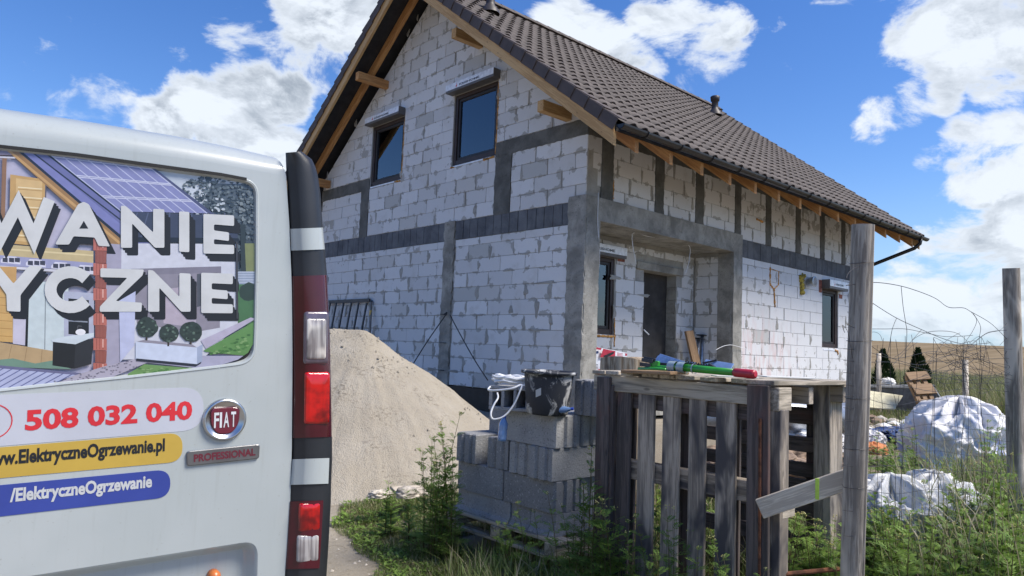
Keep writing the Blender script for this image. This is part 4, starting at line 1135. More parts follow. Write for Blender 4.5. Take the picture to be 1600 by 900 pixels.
# ceiling and hollow slab
pp('#C0AE83', [(-40, 378), (146, 392), (146, 412), (-40, 396)]); ln('#D9C89B', (-40, 385), (146, 399), 2.5)
pp('#9A9BBC', [(-40, 395), (150, 411), (150, 424), (-40, 412)])
for k in range(4):
    x, y = 17+39.5*k, 405+4.6*k
    pp('#D4D3E2', [(x-16, y+1), (x-10, y-5), (x+8, y-4), (x+15, y+3), (x+15, y+8), (x-16, y+5)])
    for q in (-9, 1, 10): pp('#3C3D4C', [(x+q-4, y-2.5), (x+q+4, y-2), (x+q+4, y+5), (x+q-4, y+4)])
ln('#CFCED8', (-40, 414), (150, 427), 4)
pp('#C59C62', [(-40, 415), (26, 417), (24, 470), (-40, 470)]); pp('#C9A366', [(-40, 452), (20, 458), (20, 535), (-40, 531)])
for k in range(6): ln('#A97F48', (-40, 462+12*k), (19, 466+12*k), 1)
pp('#C3BFD0', [(21, 452), (42, 452), (41, 540), (20, 537)])
pp('#C3CFD2', [(43, 440), (107, 440), (107, 552), (42, 545)]); ln('#6E757C', (71, 462), (70, 546), 1.2); ln('#161A20', (44, 445), (41, 546), 4); ln('#14181D', (40, 545), (86, 551), 3.5)
pp('#ADB1C4', [(100, 455), (147, 458), (147, 530), (100, 528)]); pp('#191C22', [(107, 466), (139, 469), (139, 525), (107, 522)]); ln('#8D93A0', (107, 501), (137, 503), 2)
# brick pier
for k in range(11):
    y = 372+19.5*k; pp('#B46A5E' if k % 2 == 0 else '#93564C', [(146+(k % 2)*3, y), (167, y+1), (167-(k % 2)*1, y+19.8), (146+(k % 2)*3, y+19)])
    for q in range(3): ln('#8A4A42', (151+5*q, y+1), (151+5*q, y+18), .9)
    if k % 2 == 0: ln('#E0B0A4', (161, y+2), (161, y+15), 1.8)
# floor build-up
pp('#B49A74', [(-40, 528), (86, 549), (84, 572), (-40, 566)])
for k in range(5): ln('#8F7654', (-30+24*k, 534+3*k), (-40+26*k, 568), .8)
pp('#6F8E7E', [(-40, 566), (20, 560), (55, 568), (84, 563), (112, 577), (-40, 572)])
pp('#6A6B8C', [(-40, 567), (126, 583), (126, 587), (-40, 573)])
pp('#AEB4D2', [(-40, 572), (118, 586), (50, 610), (-40, 615)])
for k in range(9): ln('#5E6390', (8+13*k, 574+1.4*k), (-48+13*k, 606+1.2*k), 1.5)
pp('#1E2126', [(83, 534), (118, 537), (116, 576), (82, 571)]); pp('#2B2E34', [(118, 537), (146, 528), (143, 569), (116, 576)]); pp('#C9D3DA', [(80, 531), (100, 526), (147, 520), (147, 526), (118, 538), (82, 534)])
disc('#E4E4E8', 126, 519, 8, 5); ln('#55565C', (121, 514), (122, 509), 1.2); ln('#55565C', (122, 509), (128, 510), 1.2)
pp('#AAA5B4', [(112, 588), (165, 572), (215, 560), (232, 566), (140, 604), (60, 614)])
for k in range(60): x = rr.uniform(85, 215); disc('#6E6A78', x, 606-(x-70)*.26+rr.uniform(-8, 6), 1.8, .9, 6)
pp('#B9BEDA', [(186, 470), (212, 455), (210, 540), (188, 566)])
pp('#6C9258', [(200, 584), (226, 569), (318, 577), (200, 598)]); pp('#A7A6BC', [(226, 566), (318, 556), (390, 556), (330, 578)])
pp('#B2ACC0', [(314, 532), (392, 496), (400, 498), (322, 545)]); pp('#5E8A50', [(318, 548), (402, 500), (402, 532), (385, 556), (322, 550)])
for k in range(50): x = rr.uniform(330, 400); disc(rr.choice(['#4C7A42', '#7DA168', '#3E6A3A']), x, rr.uniform(max(515, 560-(x-320)*.6), 552), 3, 1.5, 6)
for k in range(30): x = rr.uniform(215, 300); disc(rr.choice(['#4C7A42', '#86A870']), x, rr.uniform(574, 584), 3, 1.2, 6)
pp('#C6CFE2', [(212, 534), (308, 543), (308, 570), (212, 561)]); pp('#9FAAC2', [(308, 543), (317, 538), (316, 565), (308, 571)]); pp('#2A2F3C', [(213, 560), (308, 569), (315, 565), (314, 568), (306, 573), (213, 564)]); pp('#8E8A96', [(225, 531), (300, 538), (308, 543), (214, 534)])
for x, y, r_ in ((230, 512, 17), (264, 521, 15), (299, 518, 17)):
    ln('#3A332C', (x, y), (x-1, y+20), 3); disc('#2E3B38', x, y, r_, r_*.95, 18, .08)
    for k in range(22): a = rr.random()*6.28; q = rr.random()**.5; disc(rr.choice(['#4C5F57', '#394A44', '#222E2B', '#5F7468']), x+r_*.85*q*math.cos(a), y+r_*.85*q*math.sin(a), 2.2, 1.8, 6)
ln('#3C3B40', (370, 377), (371, 498), 3)
# lettering of the advert: white strokes with a dark block shadow
def outline(pl, w):
    """mitred outline of an open stroke (pixels)"""
    P = [Vector(p) for p in pl]; n = len(P); Lf, Rt = [], []
    for i in range(n):
        d0_ = (P[i]-P[i-1]).normalized() if i else (P[1]-P[0]).normalized(); d1_ = (P[i+1]-P[i]).normalized() if i < n-1 else d0_
        n0 = Vector((-d0_.y, d0_.x)); n1 = Vector((-d1_.y, d1_.x)); m = (n0+n1).normalized(); k = (w/2)/max(.30, m.dot(n0))
        Lf.append(P[i]+m*k); Rt.append(P[i]-m*k)
    return [tuple(p) for p in Lf+Rt[::-1]]
GL = []
def E_(x0, x1, y0, y1, sk): return [rrect([(x0, y0), (x1, y0+sk), (x1, y0+16.5+sk), (x0+16.5, y0+16.5), (x0+16.5, y0+26), (x1-8, y0+26.5+sk), (x1-8, y0+40+sk), (x0+16.5, y0+39.5), (x0+16.5, y1-14.5), (x1, y1-14+sk*.3), (x1, y1+sk*.3), (x0, y1)], 2.2, 2)]
def N_(x0, x1, y0, y1, w, s0, s1): return [rrect([(x0, y0), (x0+8, y0+1), (x1-w, y0+42+s1), (x1-w, y0+5+s1), (x1, y0+6+s1), (x1, y1+s1), (x1-w+3, y1+s1), (x0+w, y0+28), (x0+w, y1), (x0, y1)], 2., 2)]
GL.append(('W', [outline([(-23, 309), (1, 371), (28.5, 318), (53, 373), (77, 311)], 18.5)]))
GL.append(('A', [rrect([(87, 380), (122, 319), (131, 315), (139, 319), (172, 385), (154, 384), (148, 371), (115, 369), (108, 382), (88, 382)], 2, 2)]))
GL.append(('N', N_(189, 257, 321, 387, 17.6, 0, 0)))
GL.append(('I', [rrect([(280, 330), (296, 331), (296, 394), (280, 393)], 2.2, 2)]))
GL.append(('E', E_(318, 366, 334, 396, 2.5)))
GL.append(('Y', [rrect([(-24, 412), (-4, 413), (21, 443), (46, 415), (67, 416), (32, 461), (32, 487), (11, 486), (10, 460)], 2.2, 2)]))
arc = [(110+30.5*math.cos(a)*1.02, 452.5+27.5*math.sin(a)) for a in [rad(-38-14.2*k) for k in range(21)]]
GL.append(('C', [outline(arc, 18.5)]))
GL.append(('Z', [rrect([(157, 419), (225, 421), (223, 430), (181, 470), (222, 473), (221, 487), (156, 487), (156, 479), (199, 434), (157, 433)], 2, 2)]))
GL.append(('N', N_(231.5, 298, 421.5, 487, 17.6, 0, 0)))
GL.append(('E', E_(314.5, 364, 426, 489, 1.5)))
picture = vpart('printed_picture', PV, PF, PN, win, recalc=False, midx=PM)
HOLE = {'A': [(131, 345), (138, 357), (124, 357)]}
def letter(polys, z, hexmat, dx=0, dy=0):
    V, F = [], []
    for pts in polys:
        pts = [(p[0]+dx, p[1]+dy) for p in pts]; b = len(V)
        for p in pts: q = vp(p[0], p[1]); q.z = z; V.append(q)
        a_ = sum(V[b+i].x*V[b+(i+1) % len(pts)].y-V[b+(i+1) % len(pts)].x*V[b+i].y for i in range(len(pts)))
        f = tuple(range(b, b+len(pts))); F.append(f if a_ > 0 else f[::-1])
    return V, F
V, F = [], []
zq = -.0030
for nm, polys in GL:
    for k in range(3):
        a, f = letter(polys, zq, None, 3.2*(k+1), 4.0*(k+1)); b = len(V); V += a; F += [tuple(i+b for i in q) for q in f]; zq += .00003
vpart('letter_shadow', V, F, 'print_black', win, recalc=False)
for i, (nm, polys) in enumerate(GL):
    a, f = letter(polys, -.0012, None); lt = vpart('letter', a, f, 'print_white', win, recalc=False)
    if nm == 'A': a, f = letter([HOLE['A']], -.0009, None); vpart('counter', a, f, 'print_black', win, recalc=False)
# stickers below the window
def sticker(name, tl, tr, br, bl_, r, mat, z=.0008):
    P = rrect([vp(*tl).to_2d(), vp(*tr).to_2d(), vp(*br).to_2d(), vp(*bl_).to_2d()], [0, r, r, 0], 9)
    return vpart(name, [Vector((p.x, p.y, z)) for p in P], [tuple(range(len(P)))], mat, recalc=False) if False else vpart(name, *prism([(p.x, p.y) for p in P], Matrix.Translation((0, 0, z)), z), mat)
LFT = -330
def ext(p, q, x): t = (x-p[0])/(q[0]-p[0]); return (x, p[1]+t*(q[1]-p[1]))
a, b = (0, 617), (318, 604.5); c_, d_ = (0, 697), (318, 671); ph = sticker('phone_sticker', ext(a, b, LFT), b, d_, ext(c_, d_, LFT), .048, 'strip_white', .0006)
a, b = (0, 699), (285, 675.5); c_, d_ = (0, 747), (285, 721); ye = sticker('web_sticker', ext(a, b, LFT), b, d_, ext(c_, d_, LFT), .030, 'strip_yellow', .0010)
a, b = (0, 758), (266, 733.0); c_, d_ = (0, 807), (266, 776.5); bl = sticker('page_sticker', ext(a, b, LFT), b, d_, ext(c_, d_, LFT), .030, 'strip_blue', .0010)
def vtext(s, mat, par, p0, p1, hpx, z, bold, shear=0.):
    A, B = vp(*p0), vp(*p1); x = (B-A); wd = x.length; C_ = vp(p0[0], p0[1]-hpx); A.z = z
    return textpart('lettering', s, mat, par, VF @ A, VF.to_3x3() @ x, VF.to_3x3() @ Vector((0, 1, 0)), wd, (C_-vp(*p0)).length, bold, shear)
vtext('508 032 040', 'print_red', ph, (39, 673.5), (300, 655.5), 33, .0012, .038)
vtext('www.ElektryczneOgrzewanie.pl', 'print_black', ye, (-32, 736.5), (257, 711), 30, .0016, .034)
vtext('/ElektryczneOgrzewanie', 'print_white', bl, (15, 791), (237, 767), 28, .0016, .036)
V, F = [], []
for k in range(28):
    a0, a1 = 2*math.pi*k/28, 2*math.pi*(k+1)/28; b = len(V); cpt = vp(-14, 659)
    for a_, q in ((a0, .0345), (a1, .0345), (a1, .0325), (a0, .0325)): V.append(Vector((cpt.x+q*math.cos(a_), cpt.y+q*math.sin(a_), .0012)))
    F.append((b+3, b+2, b+1, b))
vpart('phone_ring', V, F, 'print_red', ph, recalc=False)
cpt = vp(-26, 786); V = [Vector((cpt.x+.0225*math.cos(2*math.pi*k/24), cpt.y+.0225*math.sin(2*math.pi*k/24), .0016)) for k in range(24)]; vpart('page_symbol', V, [tuple(range(24))], 'print_white', bl, recalc=False)
# round badge and the plate under it
bc = vp(350.5, 655.5); BR = .0475
V, F = lathe([(BR, 0), (BR, .004), (BR*.97, .008), (BR*.90, .0105), (BR*.84, .009), (BR*.80, .006), (.0, .006)], 40, axis=Matrix.Translation((bc.x, bc.y, 0)))
badge = vpart('badge', V, F, 'chrome', smooth=True)
sh = rrect([(-.031, .027), (.031, .027), (.029, -.012), (.014, -.031), (-.014, -.031), (-.029, -.012)], [.014, .014, .012, .010, .010, .012], 5)
V, F = prism([(bc.x+p[0], bc.y+p[1]) for p in sh], Matrix.Translation((0, 0, .0085)), .003, c=.001); vpart('shield', V, F, 'emblem_red', badge)
for k, (ch, wdt) in enumerate((('F', .0105), ('I', .0045), ('A', .012), ('T', .0105))):
    x0 = bc.x+(-.0235, -.0115, -.0035, .0125)[k]
    textpart('lettering', ch, 'letter_silver', badge, VF @ Vector((x0, bc.y-.0165, .0095)), UX, VZ, wdt, .034, .02)
A, B = vp(291.5, 716.5), vp(405, 704); t = (B-A).normalized()
pr_ = rrect([vp(291, 705).to_2d(), vp(405, 693.5).to_2d(), vp(404, 716).to_2d(), vp(291.5, 728).to_2d()], .006, 4)
V, F = prism([(p.x, p.y) for p in pr_], Matrix.Translation((0, 0, .006)), .006, c=.0015); plq = vpart('name_plate', V, F, 'plate_grey')
vtext('PROFESSIONAL', 'emblem_red', plq, (302, 721.5), (398, 711), 12.0, .0068, .03)
# small orange lamp and tip of the plate light at the frame's lower edge
cpt = vp(338, 905); V, F = lathe([(.013, -.02), (.014, .0), (.010, .008), (.0, .011)], 14, axis=Matrix.Translation((cpt.x, cpt.y, -.02))); vpart('lamp', V, F, 'reflector_orange', smooth=True)
# tail lamp column on the corner
LE = [(236, 446), (262, 447), (300, 450), (354, 452.5), (392, 454), (430, 455.5), (500, 457), (600, 457.5), (684, 456.5), (718, 456), (757, 453), (784, 451.5), (840, 448), (888, 445), (930, 442), (1000, 437)]
RE = [(236, 470), (243, 482), (252, 490), (270, 496), (300, 500.5), (354, 504.5), (392, 508), (430, 511), (500, 514.5), (600, 517.5), (684, 519), (718, 519), (757, 517.5), (784, 517), (840, 514), (888, 511), (930, 508), (1000, 501)]
def interp(T, y):
    for (a, va), (b, vb) in zip(T[:-1], T[1:]):
        if y <= b: return va+(vb-va)*(y-a)/(b-a)
    return T[-1][1]
CS = [(0, -.010), (.03, .000), (.10, .004), (.30, .016), (.36, .020), (.60, .022), (.82, .020), (.93, .012), (.985, -.002), (1.0, -.02)]
def lampseg(name, y0, y1, mat, parent=None, proud=0., t0=0., t1=1., n=None, skew=(0, 0), sm=True):
    n = n or max(3, int((y1-y0)/14)); V, F = [], []; cs = [c for c in CS if t0 <= c[0] <= t1]
    for j in range(n+1):
        y = y0+(y1-y0)*j/n
        for t, o_ in cs:
            yy = y-(t-.3)*6*(0 if False else .35); V.append(vp(interp(LE, yy)+(interp(RE, yy)-interp(LE, yy))*t, yy, o_+proud))
        l_ = V[-1].copy()
        if t1 >= 1: V.append(Vector((l_.x-.004, l_.y, -.14)))
    m = len(cs)+(1 if t1 >= 1 else 0)
    for j in range(n):
        for k in range(m-1): F.append((j*m+k, (j+1)*m+k, (j+1)*m+k+1, j*m+k+1))
    o = vpart(name, V, F, mat, parent, smooth=sm, recalc=False); return o
col_ = lampseg('corner_trim', 238, 1000, 'plastic_black', n=60)
lampseg('tail_lamp', 431, 684, 'lens_dark', proud=.0025)
tl = [o for o in van.children if o.name.startswith('tail_lamp')][0]
lampseg('trim_cap', 357, 391, 'paint_white', proud=.003); lampseg('trim_cap', 717, 757, 'paint_white', proud=.004, t1=.94)
lo_ = lampseg('tail_lamp', 783, 889, 'lens_dark', proud=.0025, t1=.83)
def lens(par, x0, x1, y0, y1, mat, out, r_=.006, sk=0.):
    P = rrect([(x0, y0), (x1, y0-sk), (x1-1, y1-sk), (x0-1, y1)], 5, 4); Q = [vp(p[0], p[1], out) for p in P]
    cx_, cy_ = sum(q.x for q in Q)/len(Q), sum(q.y for q in Q)/len(Q); V, F = [], []; n = len(Q)
    for sc, dz in ((1, -.006), (.97, .0), (.88, .0018), (.5, .0026)):
        for q in Q: V.append(Vector((cx_+(q.x-cx_)*sc, cy_+(q.y-cy_)*sc, q.z+dz)))
    for j in range(3):
        for k in range(n): F.append((j*n+k, j*n+(k+1) % n, (j+1)*n+(k+1) % n, (j+1)*n+k))
    F.append(tuple(range(3*n, 4*n))); return vpart('lens', V, F, mat, par, smooth=True)
lens(tl, 476, 514, 486, 569, 'lens_smoke', .0250); lens(tl, 479.5, 510.5, 497, 562, 'lens_clear', .0285)
lens(tl, 477, 516, 581, 663, 'lens_red', .0255)
lens(lo_, 468, 501, 787, 832, 'lens_red', .0225, sk=3); lens(lo_, 465, 499, 837, 880, 'lens_clear', .0225, sk=3)
# ------------------------------------------------------------------ heap of sand
def heap():
    A, B = Vector((-4.6, 2.6)), Vector((-3.18, .92)); V = []; F = []; xs = grid(-6.6, .0, .030); ys = grid(-2.6, 4.6, .034)
    for y in ys:
        for x in xs:
            p = Vector((x, y)); t = max(0, min(1, (p-A).dot(B-A)/(B-A).length_squared)); d_ = (p-(A+t*(B-A))).length
            h = .84-.685*(math.sqrt(d_*d_+.015)-.12)
            w = noise.noise((x*1.3, y*1.3, 9))*.045+noise.noise((x*4, y*4, 2))*.02
            # rivulets running down the slope
            ang = math.atan2(p.y-B.y, p.x-B.x); w += (.016*noise.noise((ang*17, d_*.5, 0))+.010*noise.noise((ang*40, d_*.8, 3)))*min(1, d_)+.006*noise.noise((x*16, y*16, 1))
            w += .022*max(0, noise.noise((x*9, y*9, 7)))*max(0, noise.noise((x*1.7, y*1.7, 4))+.2)
            h += w; g = gz(x, y)
            k = .10; hh = max(k-abs(h-g), 0)/k; z = max(h, g)+hh*hh*k*.25
            V.append((x, y, z if h > g-.08 else g-.06))
    nx = len(xs)
    for j in range(len(ys)-1):
        for i in range(nx-1):
            q = (j*nx+i, j*nx+i+1, (j+1)*nx+i+1, (j+1)*nx+i)
            if any(V[a][2] > gz(V[a][0], V[a][1])-.03 for a in q): F.append(q)
    return tag(link('sand_heap', mesh('sand_heap', V, F, 'sand', smooth=True, recalc=False)), 'tall heap of pale sand beside the van and the gable wall', 'sand heap')
heap()
def clods():
    rr = random.Random(19); V, F = [], []; ob = bpy.data.objects['sand_heap'].data.vertices; pts = [v.co for v in ob if v.co.z > gz(v.co.x, v.co.y)+.02]
    for i in range(6500):
        c = rr.choice(pts).copy(); w = noise.noise((c.x*1.6, c.y*1.6, 21))+.9*max(0, c.z-.25)
        if w < .25+rr.random()*.5: continue
        c.x += rr.uniform(-.03, .03); c.y += rr.uniform(-.03, .03); r_ = rr.uniform(.006, .022); b = len(V)
        for k in range(5): a = k*1.257+i; V.append(c+Vector((r_*math.cos(a)*rr.uniform(.6, 1.4), r_*math.sin(a)*rr.uniform(.6, 1.4), -.008)))
        V.append(c+Vector((0, 0, r_*.8))); F += [(b+k, b+(k+1) % 5, b+5) for k in range(5)]
    o = link('sand_clods', mesh('sand_clods', V, F, 'sand', recalc=False)); o['kind'] = 'stuff'; o['label'] = 'loose sand crumbs scattered over the sand heap'
clods()
# steel railing panel leaning on the gable wall behind the heap, and a spirit level
rp = thing('railing_panel', 'black steel railing panel leaning on the gable wall behind the sand heap', 'railing', on(545, 620, 0, -.30))
tp = [on(508, 472, 0, -.06), on(578, 469, 0, -.06)]
tdir = (tp[1]-tp[0]).normalized()
board('top_rail', tp[0]-tdir*1.0, tp[1], (0, 0, 1), .07, .04, 'steel_dark', rp)
for k, px in enumerate((516, 525.5, 537, 549, 560.5, 573)):
    a = on(px, 473, 0, -.08); b = a+Vector((-.12, .10, -1.25)); board('bar', a, b, (0, 1, 0), .045, .03, 'steel_dark', rp)
for k in range(4): a = tp[0]-tdir*(.1+.22*k)-Vector((.02, 0, .03)); board('bar', a, a+Vector((-.12, .10, -1.25)), (0, 1, 0), .045, .03, 'steel_dark', rp)
board('bottom_rail', tp[0]+Vector((-.14, .1, -1.27))-tdir, tp[1]+Vector((-.14, .1, -1.27)), (0, 0, 1), .05, .04, 'steel_dark', rp)
lv = thing('spirit_level', 'long grey spirit level with a yellow vial upright beside the railing panel', 'spirit level', on(577, 560, 0, -.15))
a = on(580, 472, 0, -.05); b = on(576, 560, 0, -.25); board('beam', a, b, (0, 1, 0), .055, .03, 'box_grey', lv); m_ = a.lerp(b, .2); board('vial', m_+Vector((-.008, 0, .06)), m_+Vector((-.008, 0, -.08)), (0, 1, 0), .05, .03, 'strip_yellow', lv); board('end_cap', a, a+(a-b).normalized()*.03, (0, 1, 0), .06, .034, 'steel_dark', lv)

# ------------------------------------------------------------------ stack of hollow concrete blocks
SX = -4.567
def groove(L_, W_):
    """plan of a block with tongue-and-groove ends, L along x"""
    h, w = L_/2, W_/2; t = .018
    end = [(h-t, -w), (h, -w+.012), (h, -w+.065), (h-t, -w+.078), (h-t, -.018), (h, -.006), (h, .045), (h-t, .058), (h-t, w-.045), (h-.004, w-.035), (h-.004, w)]
    return end+[(-x_, -y_) for x_, y_ in end]
BLKM = {}
def cblock(cx, cy, z0, h, L_=.50, W_=.245, rz=0., label='', mat='block_grey', group='hollow concrete blocks in the stack'):
    k = (L_, W_, h, mat)
    if k not in BLKM:
        V, F = prism(groove(L_, W_-.008), Matrix.Translation((0, 0, h)), h, c=.009); BLKM[k] = mesh('concrete_block', V, F, mat)
    o = link('concrete_block', BLKM[k], None, Matrix.Translation((cx, cy, z0)) @ Matrix.Rotation(rz, 4, 'Z')); return tag(o, label, 'concrete block', group)
H2 = math.pi/2
Z1, Z2, Z3, Z4, Z5 = -.515, -.369, -.158, .056, .268
def low(cy, w, label, mat='block_grey', x0=SX, ln_=.5):
    P = [(0, 0), (w, 0), (w, .05), (w-.006, Z2-Z1-.004), (.006, Z2-Z1-.004), (0, .05)]
    V, F = [], []; n = 7; b = 0     # lintel trough: flared foot, hollow top
    pr2 = [(-.012, 0), (-.008, .012), (.012, .030), (.018, .06), (.018, Z2-Z1-.004)]
    for xx in (0, ln_):
        for y_ in (0, w):
            pass
    rows = [(o_, h_) for o_, h_ in pr2]
    for o_, h_ in rows: V += [Vector((o_, .004, h_)), Vector((o_, w-.004, h_))]
    V += [Vector((ln_, .004, rows[-1][1])), Vector((ln_, w-.004, rows[-1][1])), Vector((ln_, .004, 0)), Vector((ln_, w-.004, 0))]
    m = len(V)//2
    for i in range(m-1): F.append((2*i, 2*i+1, 2*i+3, 2*i+2))
    F.append((2*m-2, 2*m-1, 1, 0)); F.append(tuple(2*i for i in range(m))); F.append(tuple(2*i+1 for i in range(m))[::-1])
    o = link('concrete_block', mesh('concrete_block', V, F, mat), None, Matrix.Translation((x0, cy, Z1))); return tag(o, label, 'concrete block', 'hollow concrete blocks in the stack')
ye_ = [on(px, 815, 0, SX).y for px in (866, 826, 795, 766, 728)]
for i, lb in enumerate(('right corner trough block in the lowest layer of the block stack', 'second trough block from the right corner, lowest layer of the stack', 'chipped trough block, middle of the lowest layer of the stack', 'trough block at the left end of the lowest layer, behind the weeds')):
    low(ye_[i+1] if False else min(ye_[i], ye_[i+1]), abs(ye_[i]-ye_[i+1]), lb, x0=SX+(0, .004, -.006, .0)[i])
low(ye_[4], .14, 'narrow trough block ending the lowest layer of the stack on the left', x0=SX+.01)
tag(link('concrete_block', boxmesh('concrete_block', .26, .47, .140, 'block_light', .012), None, Matrix.Translation((SX+.65, ye_[0]+.25, Z1+.071))), 'pale mortar-stained block in the lowest layer on the right side of the stack', 'concrete block', 'hollow concrete blocks in the stack')
y0 = ye_[0]+.005
cblock(SX+.123, y0+.25, Z2, Z3-Z2-.003, rz=H2, label='long block facing the camera in the second layer, right end of the stack')
cblock(SX+.126, y0+.772, Z2, Z3-Z2-.003, rz=H2, label='long block facing the camera in the second layer, left end of the stack')
cblock(SX+.40, y0+.28, Z2, Z3-Z2-.003, rz=H2, label='block behind the right one in the second layer of the stack')
cblock(SX+.40, y0+.79, Z2, Z3-Z2-.003, rz=H2, label='block behind the left one in the second layer of the stack')
for i, (px, dx, rz, lb) in enumerate(((849, -.035, 0, 'third-layer block end with long flank to the right, at the corner of the stack'), (814, -.015, 0, 'third-layer block end, second from the corner of the stack'), (776, .0, 0, 'third-layer block end under the blue bottle in the stack'), (731, -.03, 0, 'third-layer block end at the far left of the stack, beside the tall weed'))):
    p = on(px, 720, 0, SX); cblock(SX+.25+dx, p.y+.0, Z3, Z4-Z3-.003, W_=.232, rz=rz, label=lb, mat='block_grey' if i != 1 else 'block_grey')
cblock(SX+.098, y0+.235, Z4, Z5-Z4-.002, rz=H2-.03, label='long top-layer block under the black bucket')
pB = at(770, 655, 5.2)
cblock(SX+.335, pB.y+.03, Z4, Z5-Z4-.002, rz=H2+.02, label='top-layer block set back on the left, under the cable coil')
cblock(SX+.36, y0+.24, Z4, Z5-Z4-.002, rz=H2, label='block behind the bucket in the top layer of the stack')
cblock(SX+.34, y0-.05, Z5, .235, L_=.30, W_=.20, rz=.1, label='ribbed block standing on top of the stack, right of the bucket')
# hollow block lying on its side with open cells, a coil of cable on it
def hollow(mw, L_, D_, H_, cells=3, t=.024):
    V, F = [], []; w = (L_-t*(cells+1))/cells
    parts_ = [((0, 0), (L_, t)), ((0, H_-t), (L_, H_))]+[((i*(w+t), t), (i*(w+t)+t, H_-t)) for i in range(cells+1)]
    for (x0, z0), (x1, z1) in parts_: cbox(x1-x0, D_, z1-z0, .004, V, F, Matrix.Translation(((x0+x1)/2, D_/2, (z0+z1)/2)))
    cbox(L_-2*t, .02, H_-2*t, .002, V, F, Matrix.Translation((L_/2, D_-.03, H_/2)))
    return link('hollow_block', mesh('hollow_block', V, F, 'block_grey'), None, mw)
ph_ = at(763, 640, 4.98); ph_.z = Z5+.001; ph2 = at(824, 640, 4.86); ph2.z = Z5; hx = (ph2-ph_).normalized(); hb = hollow(frame(ph_, hx, Vector((0, 0, 1)).cross(hx), (0, 0, 1)), .30, .24, .165)
tag(hb, 'hollow block lying open cells outward on top of the stack', 'concrete block', 'hollow concrete blocks in the stack')
co = thing('cable_coil', 'coil of white electric cable on the hollow block beside the bucket', 'cable', ph_+Vector((.15, 0, .17)))
cc = ph_+hx*.16+hx.cross(Vector((0, 0, -1)))*.0+Vector((.09, .07, .172)); rr = random.Random(4); pts = []
for k in range(150):
    a = 2*math.pi*k/22; q = .12+.022*math.sin(k*.37)+rr.uniform(-.004, .004); pts.append(cc+hx*(q*1.12*math.cos(a))+Vector((-hx.y, hx.x, 0))*(q*.75*math.sin(a))+Vector((0, 0, .012+.05*(k/150)+.006*math.sin(k*1.7))))
wire('coil', pts, .0075, 'cable_white', co, 6)
wire('loose_end', wpath([at(766, 604, 4.83), at(763, 609, 4.80), at(775, 610, 4.72), at(800, 607, 4.66), at(815, 601, 4.68), at(812, 612, 4.66), at(803, 632, 4.66), at(788, 650, 4.645), at(771, 655, 4.645), at(767, 646, 4.66), at(772, 632, 4.70), at(778, 622, 4.74), at(777, 614, 4.78)]), .0065, 'cable_white', co, 6)
# bucket
bp_ = at(855, 643, 4.78); bp_.z = Z5+.002
V, F = lathe([(.0, .0), (.128, .0), (.136, .012), (.150, .12), (.163, .235), (.165, .262), (.186, .266), (.190, .276), (.186, .286), (.168, .284), (.158, .25), (.128, .02), (.0, .016)], 40)
bk = link('bucket', mesh('bucket', V, F, 'bucket_black', smooth=True), None, Matrix.Translation(bp_) @ Matrix.Rotation(.02, 4, 'X')); tag(bk, 'black mason bucket smeared with dry mortar on the block stack', 'bucket')
vdir = (CP-bp_); az = math.atan2(vdir.y, vdir.x)-.42; V, F = [], []
for k in range(4):
    for h_ in (.125, .172): a = az+(-.12+.08*k); q = .136+(.163-.136)*(h_-.012)/.223+.0035; V.append(Vector((q*math.cos(a), q*math.sin(a), h_+(.006*k-.01))))
F = [(2*k, 2*k+2, 2*k+3, 2*k+1) for k in range(3)]
link('label_sticker', mesh('label_sticker', V, F, 'print_white'), bk, WM[bk.name])
def bottle(p, ax_, L_, r_, mat, capm, label):
    V, F = lathe([(0, 0), (r_*.9, .004), (r_, .02), (r_, L_*.35), (r_*.92, L_*.42), (r_, L_*.5), (r_, L_*.68), (r_*.4, L_*.9), (r_*.36, L_*.93)], 16); z = Vector(ax_).normalized(); x = z.cross(Vector((.3, .5, .8))).normalized()
    o = link('bottle', mesh('bottle', V, F, mat, smooth=True), None, frame(p, x, z.cross(x), z)); V, F = lathe([(r_*.44, L_*.9), (r_*.46, L_*1.0), (0, L_)], 14); link('bottle_cap', mesh('bottle_cap', V, F, capm), o, WM[o.name]); return tag(o, label, 'bottle')
bottle(at(784, 690, 4.74), at(786, 650, 4.78)-at(782, 690, 4.74), .17, .030, 'bottle_blue', 'cap_blue', 'crumpled blue plastic bottle stuck between two blocks of the stack')
bottle(at(856, 642, 4.70), at(894, 639, 4.66)-at(856, 642, 4.70), .17, .022, 'bottle_blue', 'cap_blue', 'blue bottle lying under the black bucket, cap to the right')
# pallet under the blocks
pl_ = thing('wooden_pallet', 'weathered low pallet under the stack of grey concrete blocks', 'pallet', (SX+.3, y0+.5, -.70))
for i, dx in enumerate((-.03, .24, .52)): board('board', (SX+dx+.05, y0-.10, Z1-.012), (SX+dx+.05, y0+1.1, Z1-.012), (1, 0, 0), .13, .022, 'wood_grey', pl_)
for i, dy in enumerate((-.03, .50, 1.0)): board('board', (SX-.06, y0+dy, Z1-.062), (SX+.70, y0+dy, Z1-.062), (0, 1, 0), .10, .078, 'wood_grey', pl_)
for i, dx in enumerate((-.0, .27)): board('board', (SX+dx, y0-.12, Z1-.115), (SX+dx, y0+1.08, Z1-.115), (1, 0, 0), .10, .024, 'wood_grey', pl_)

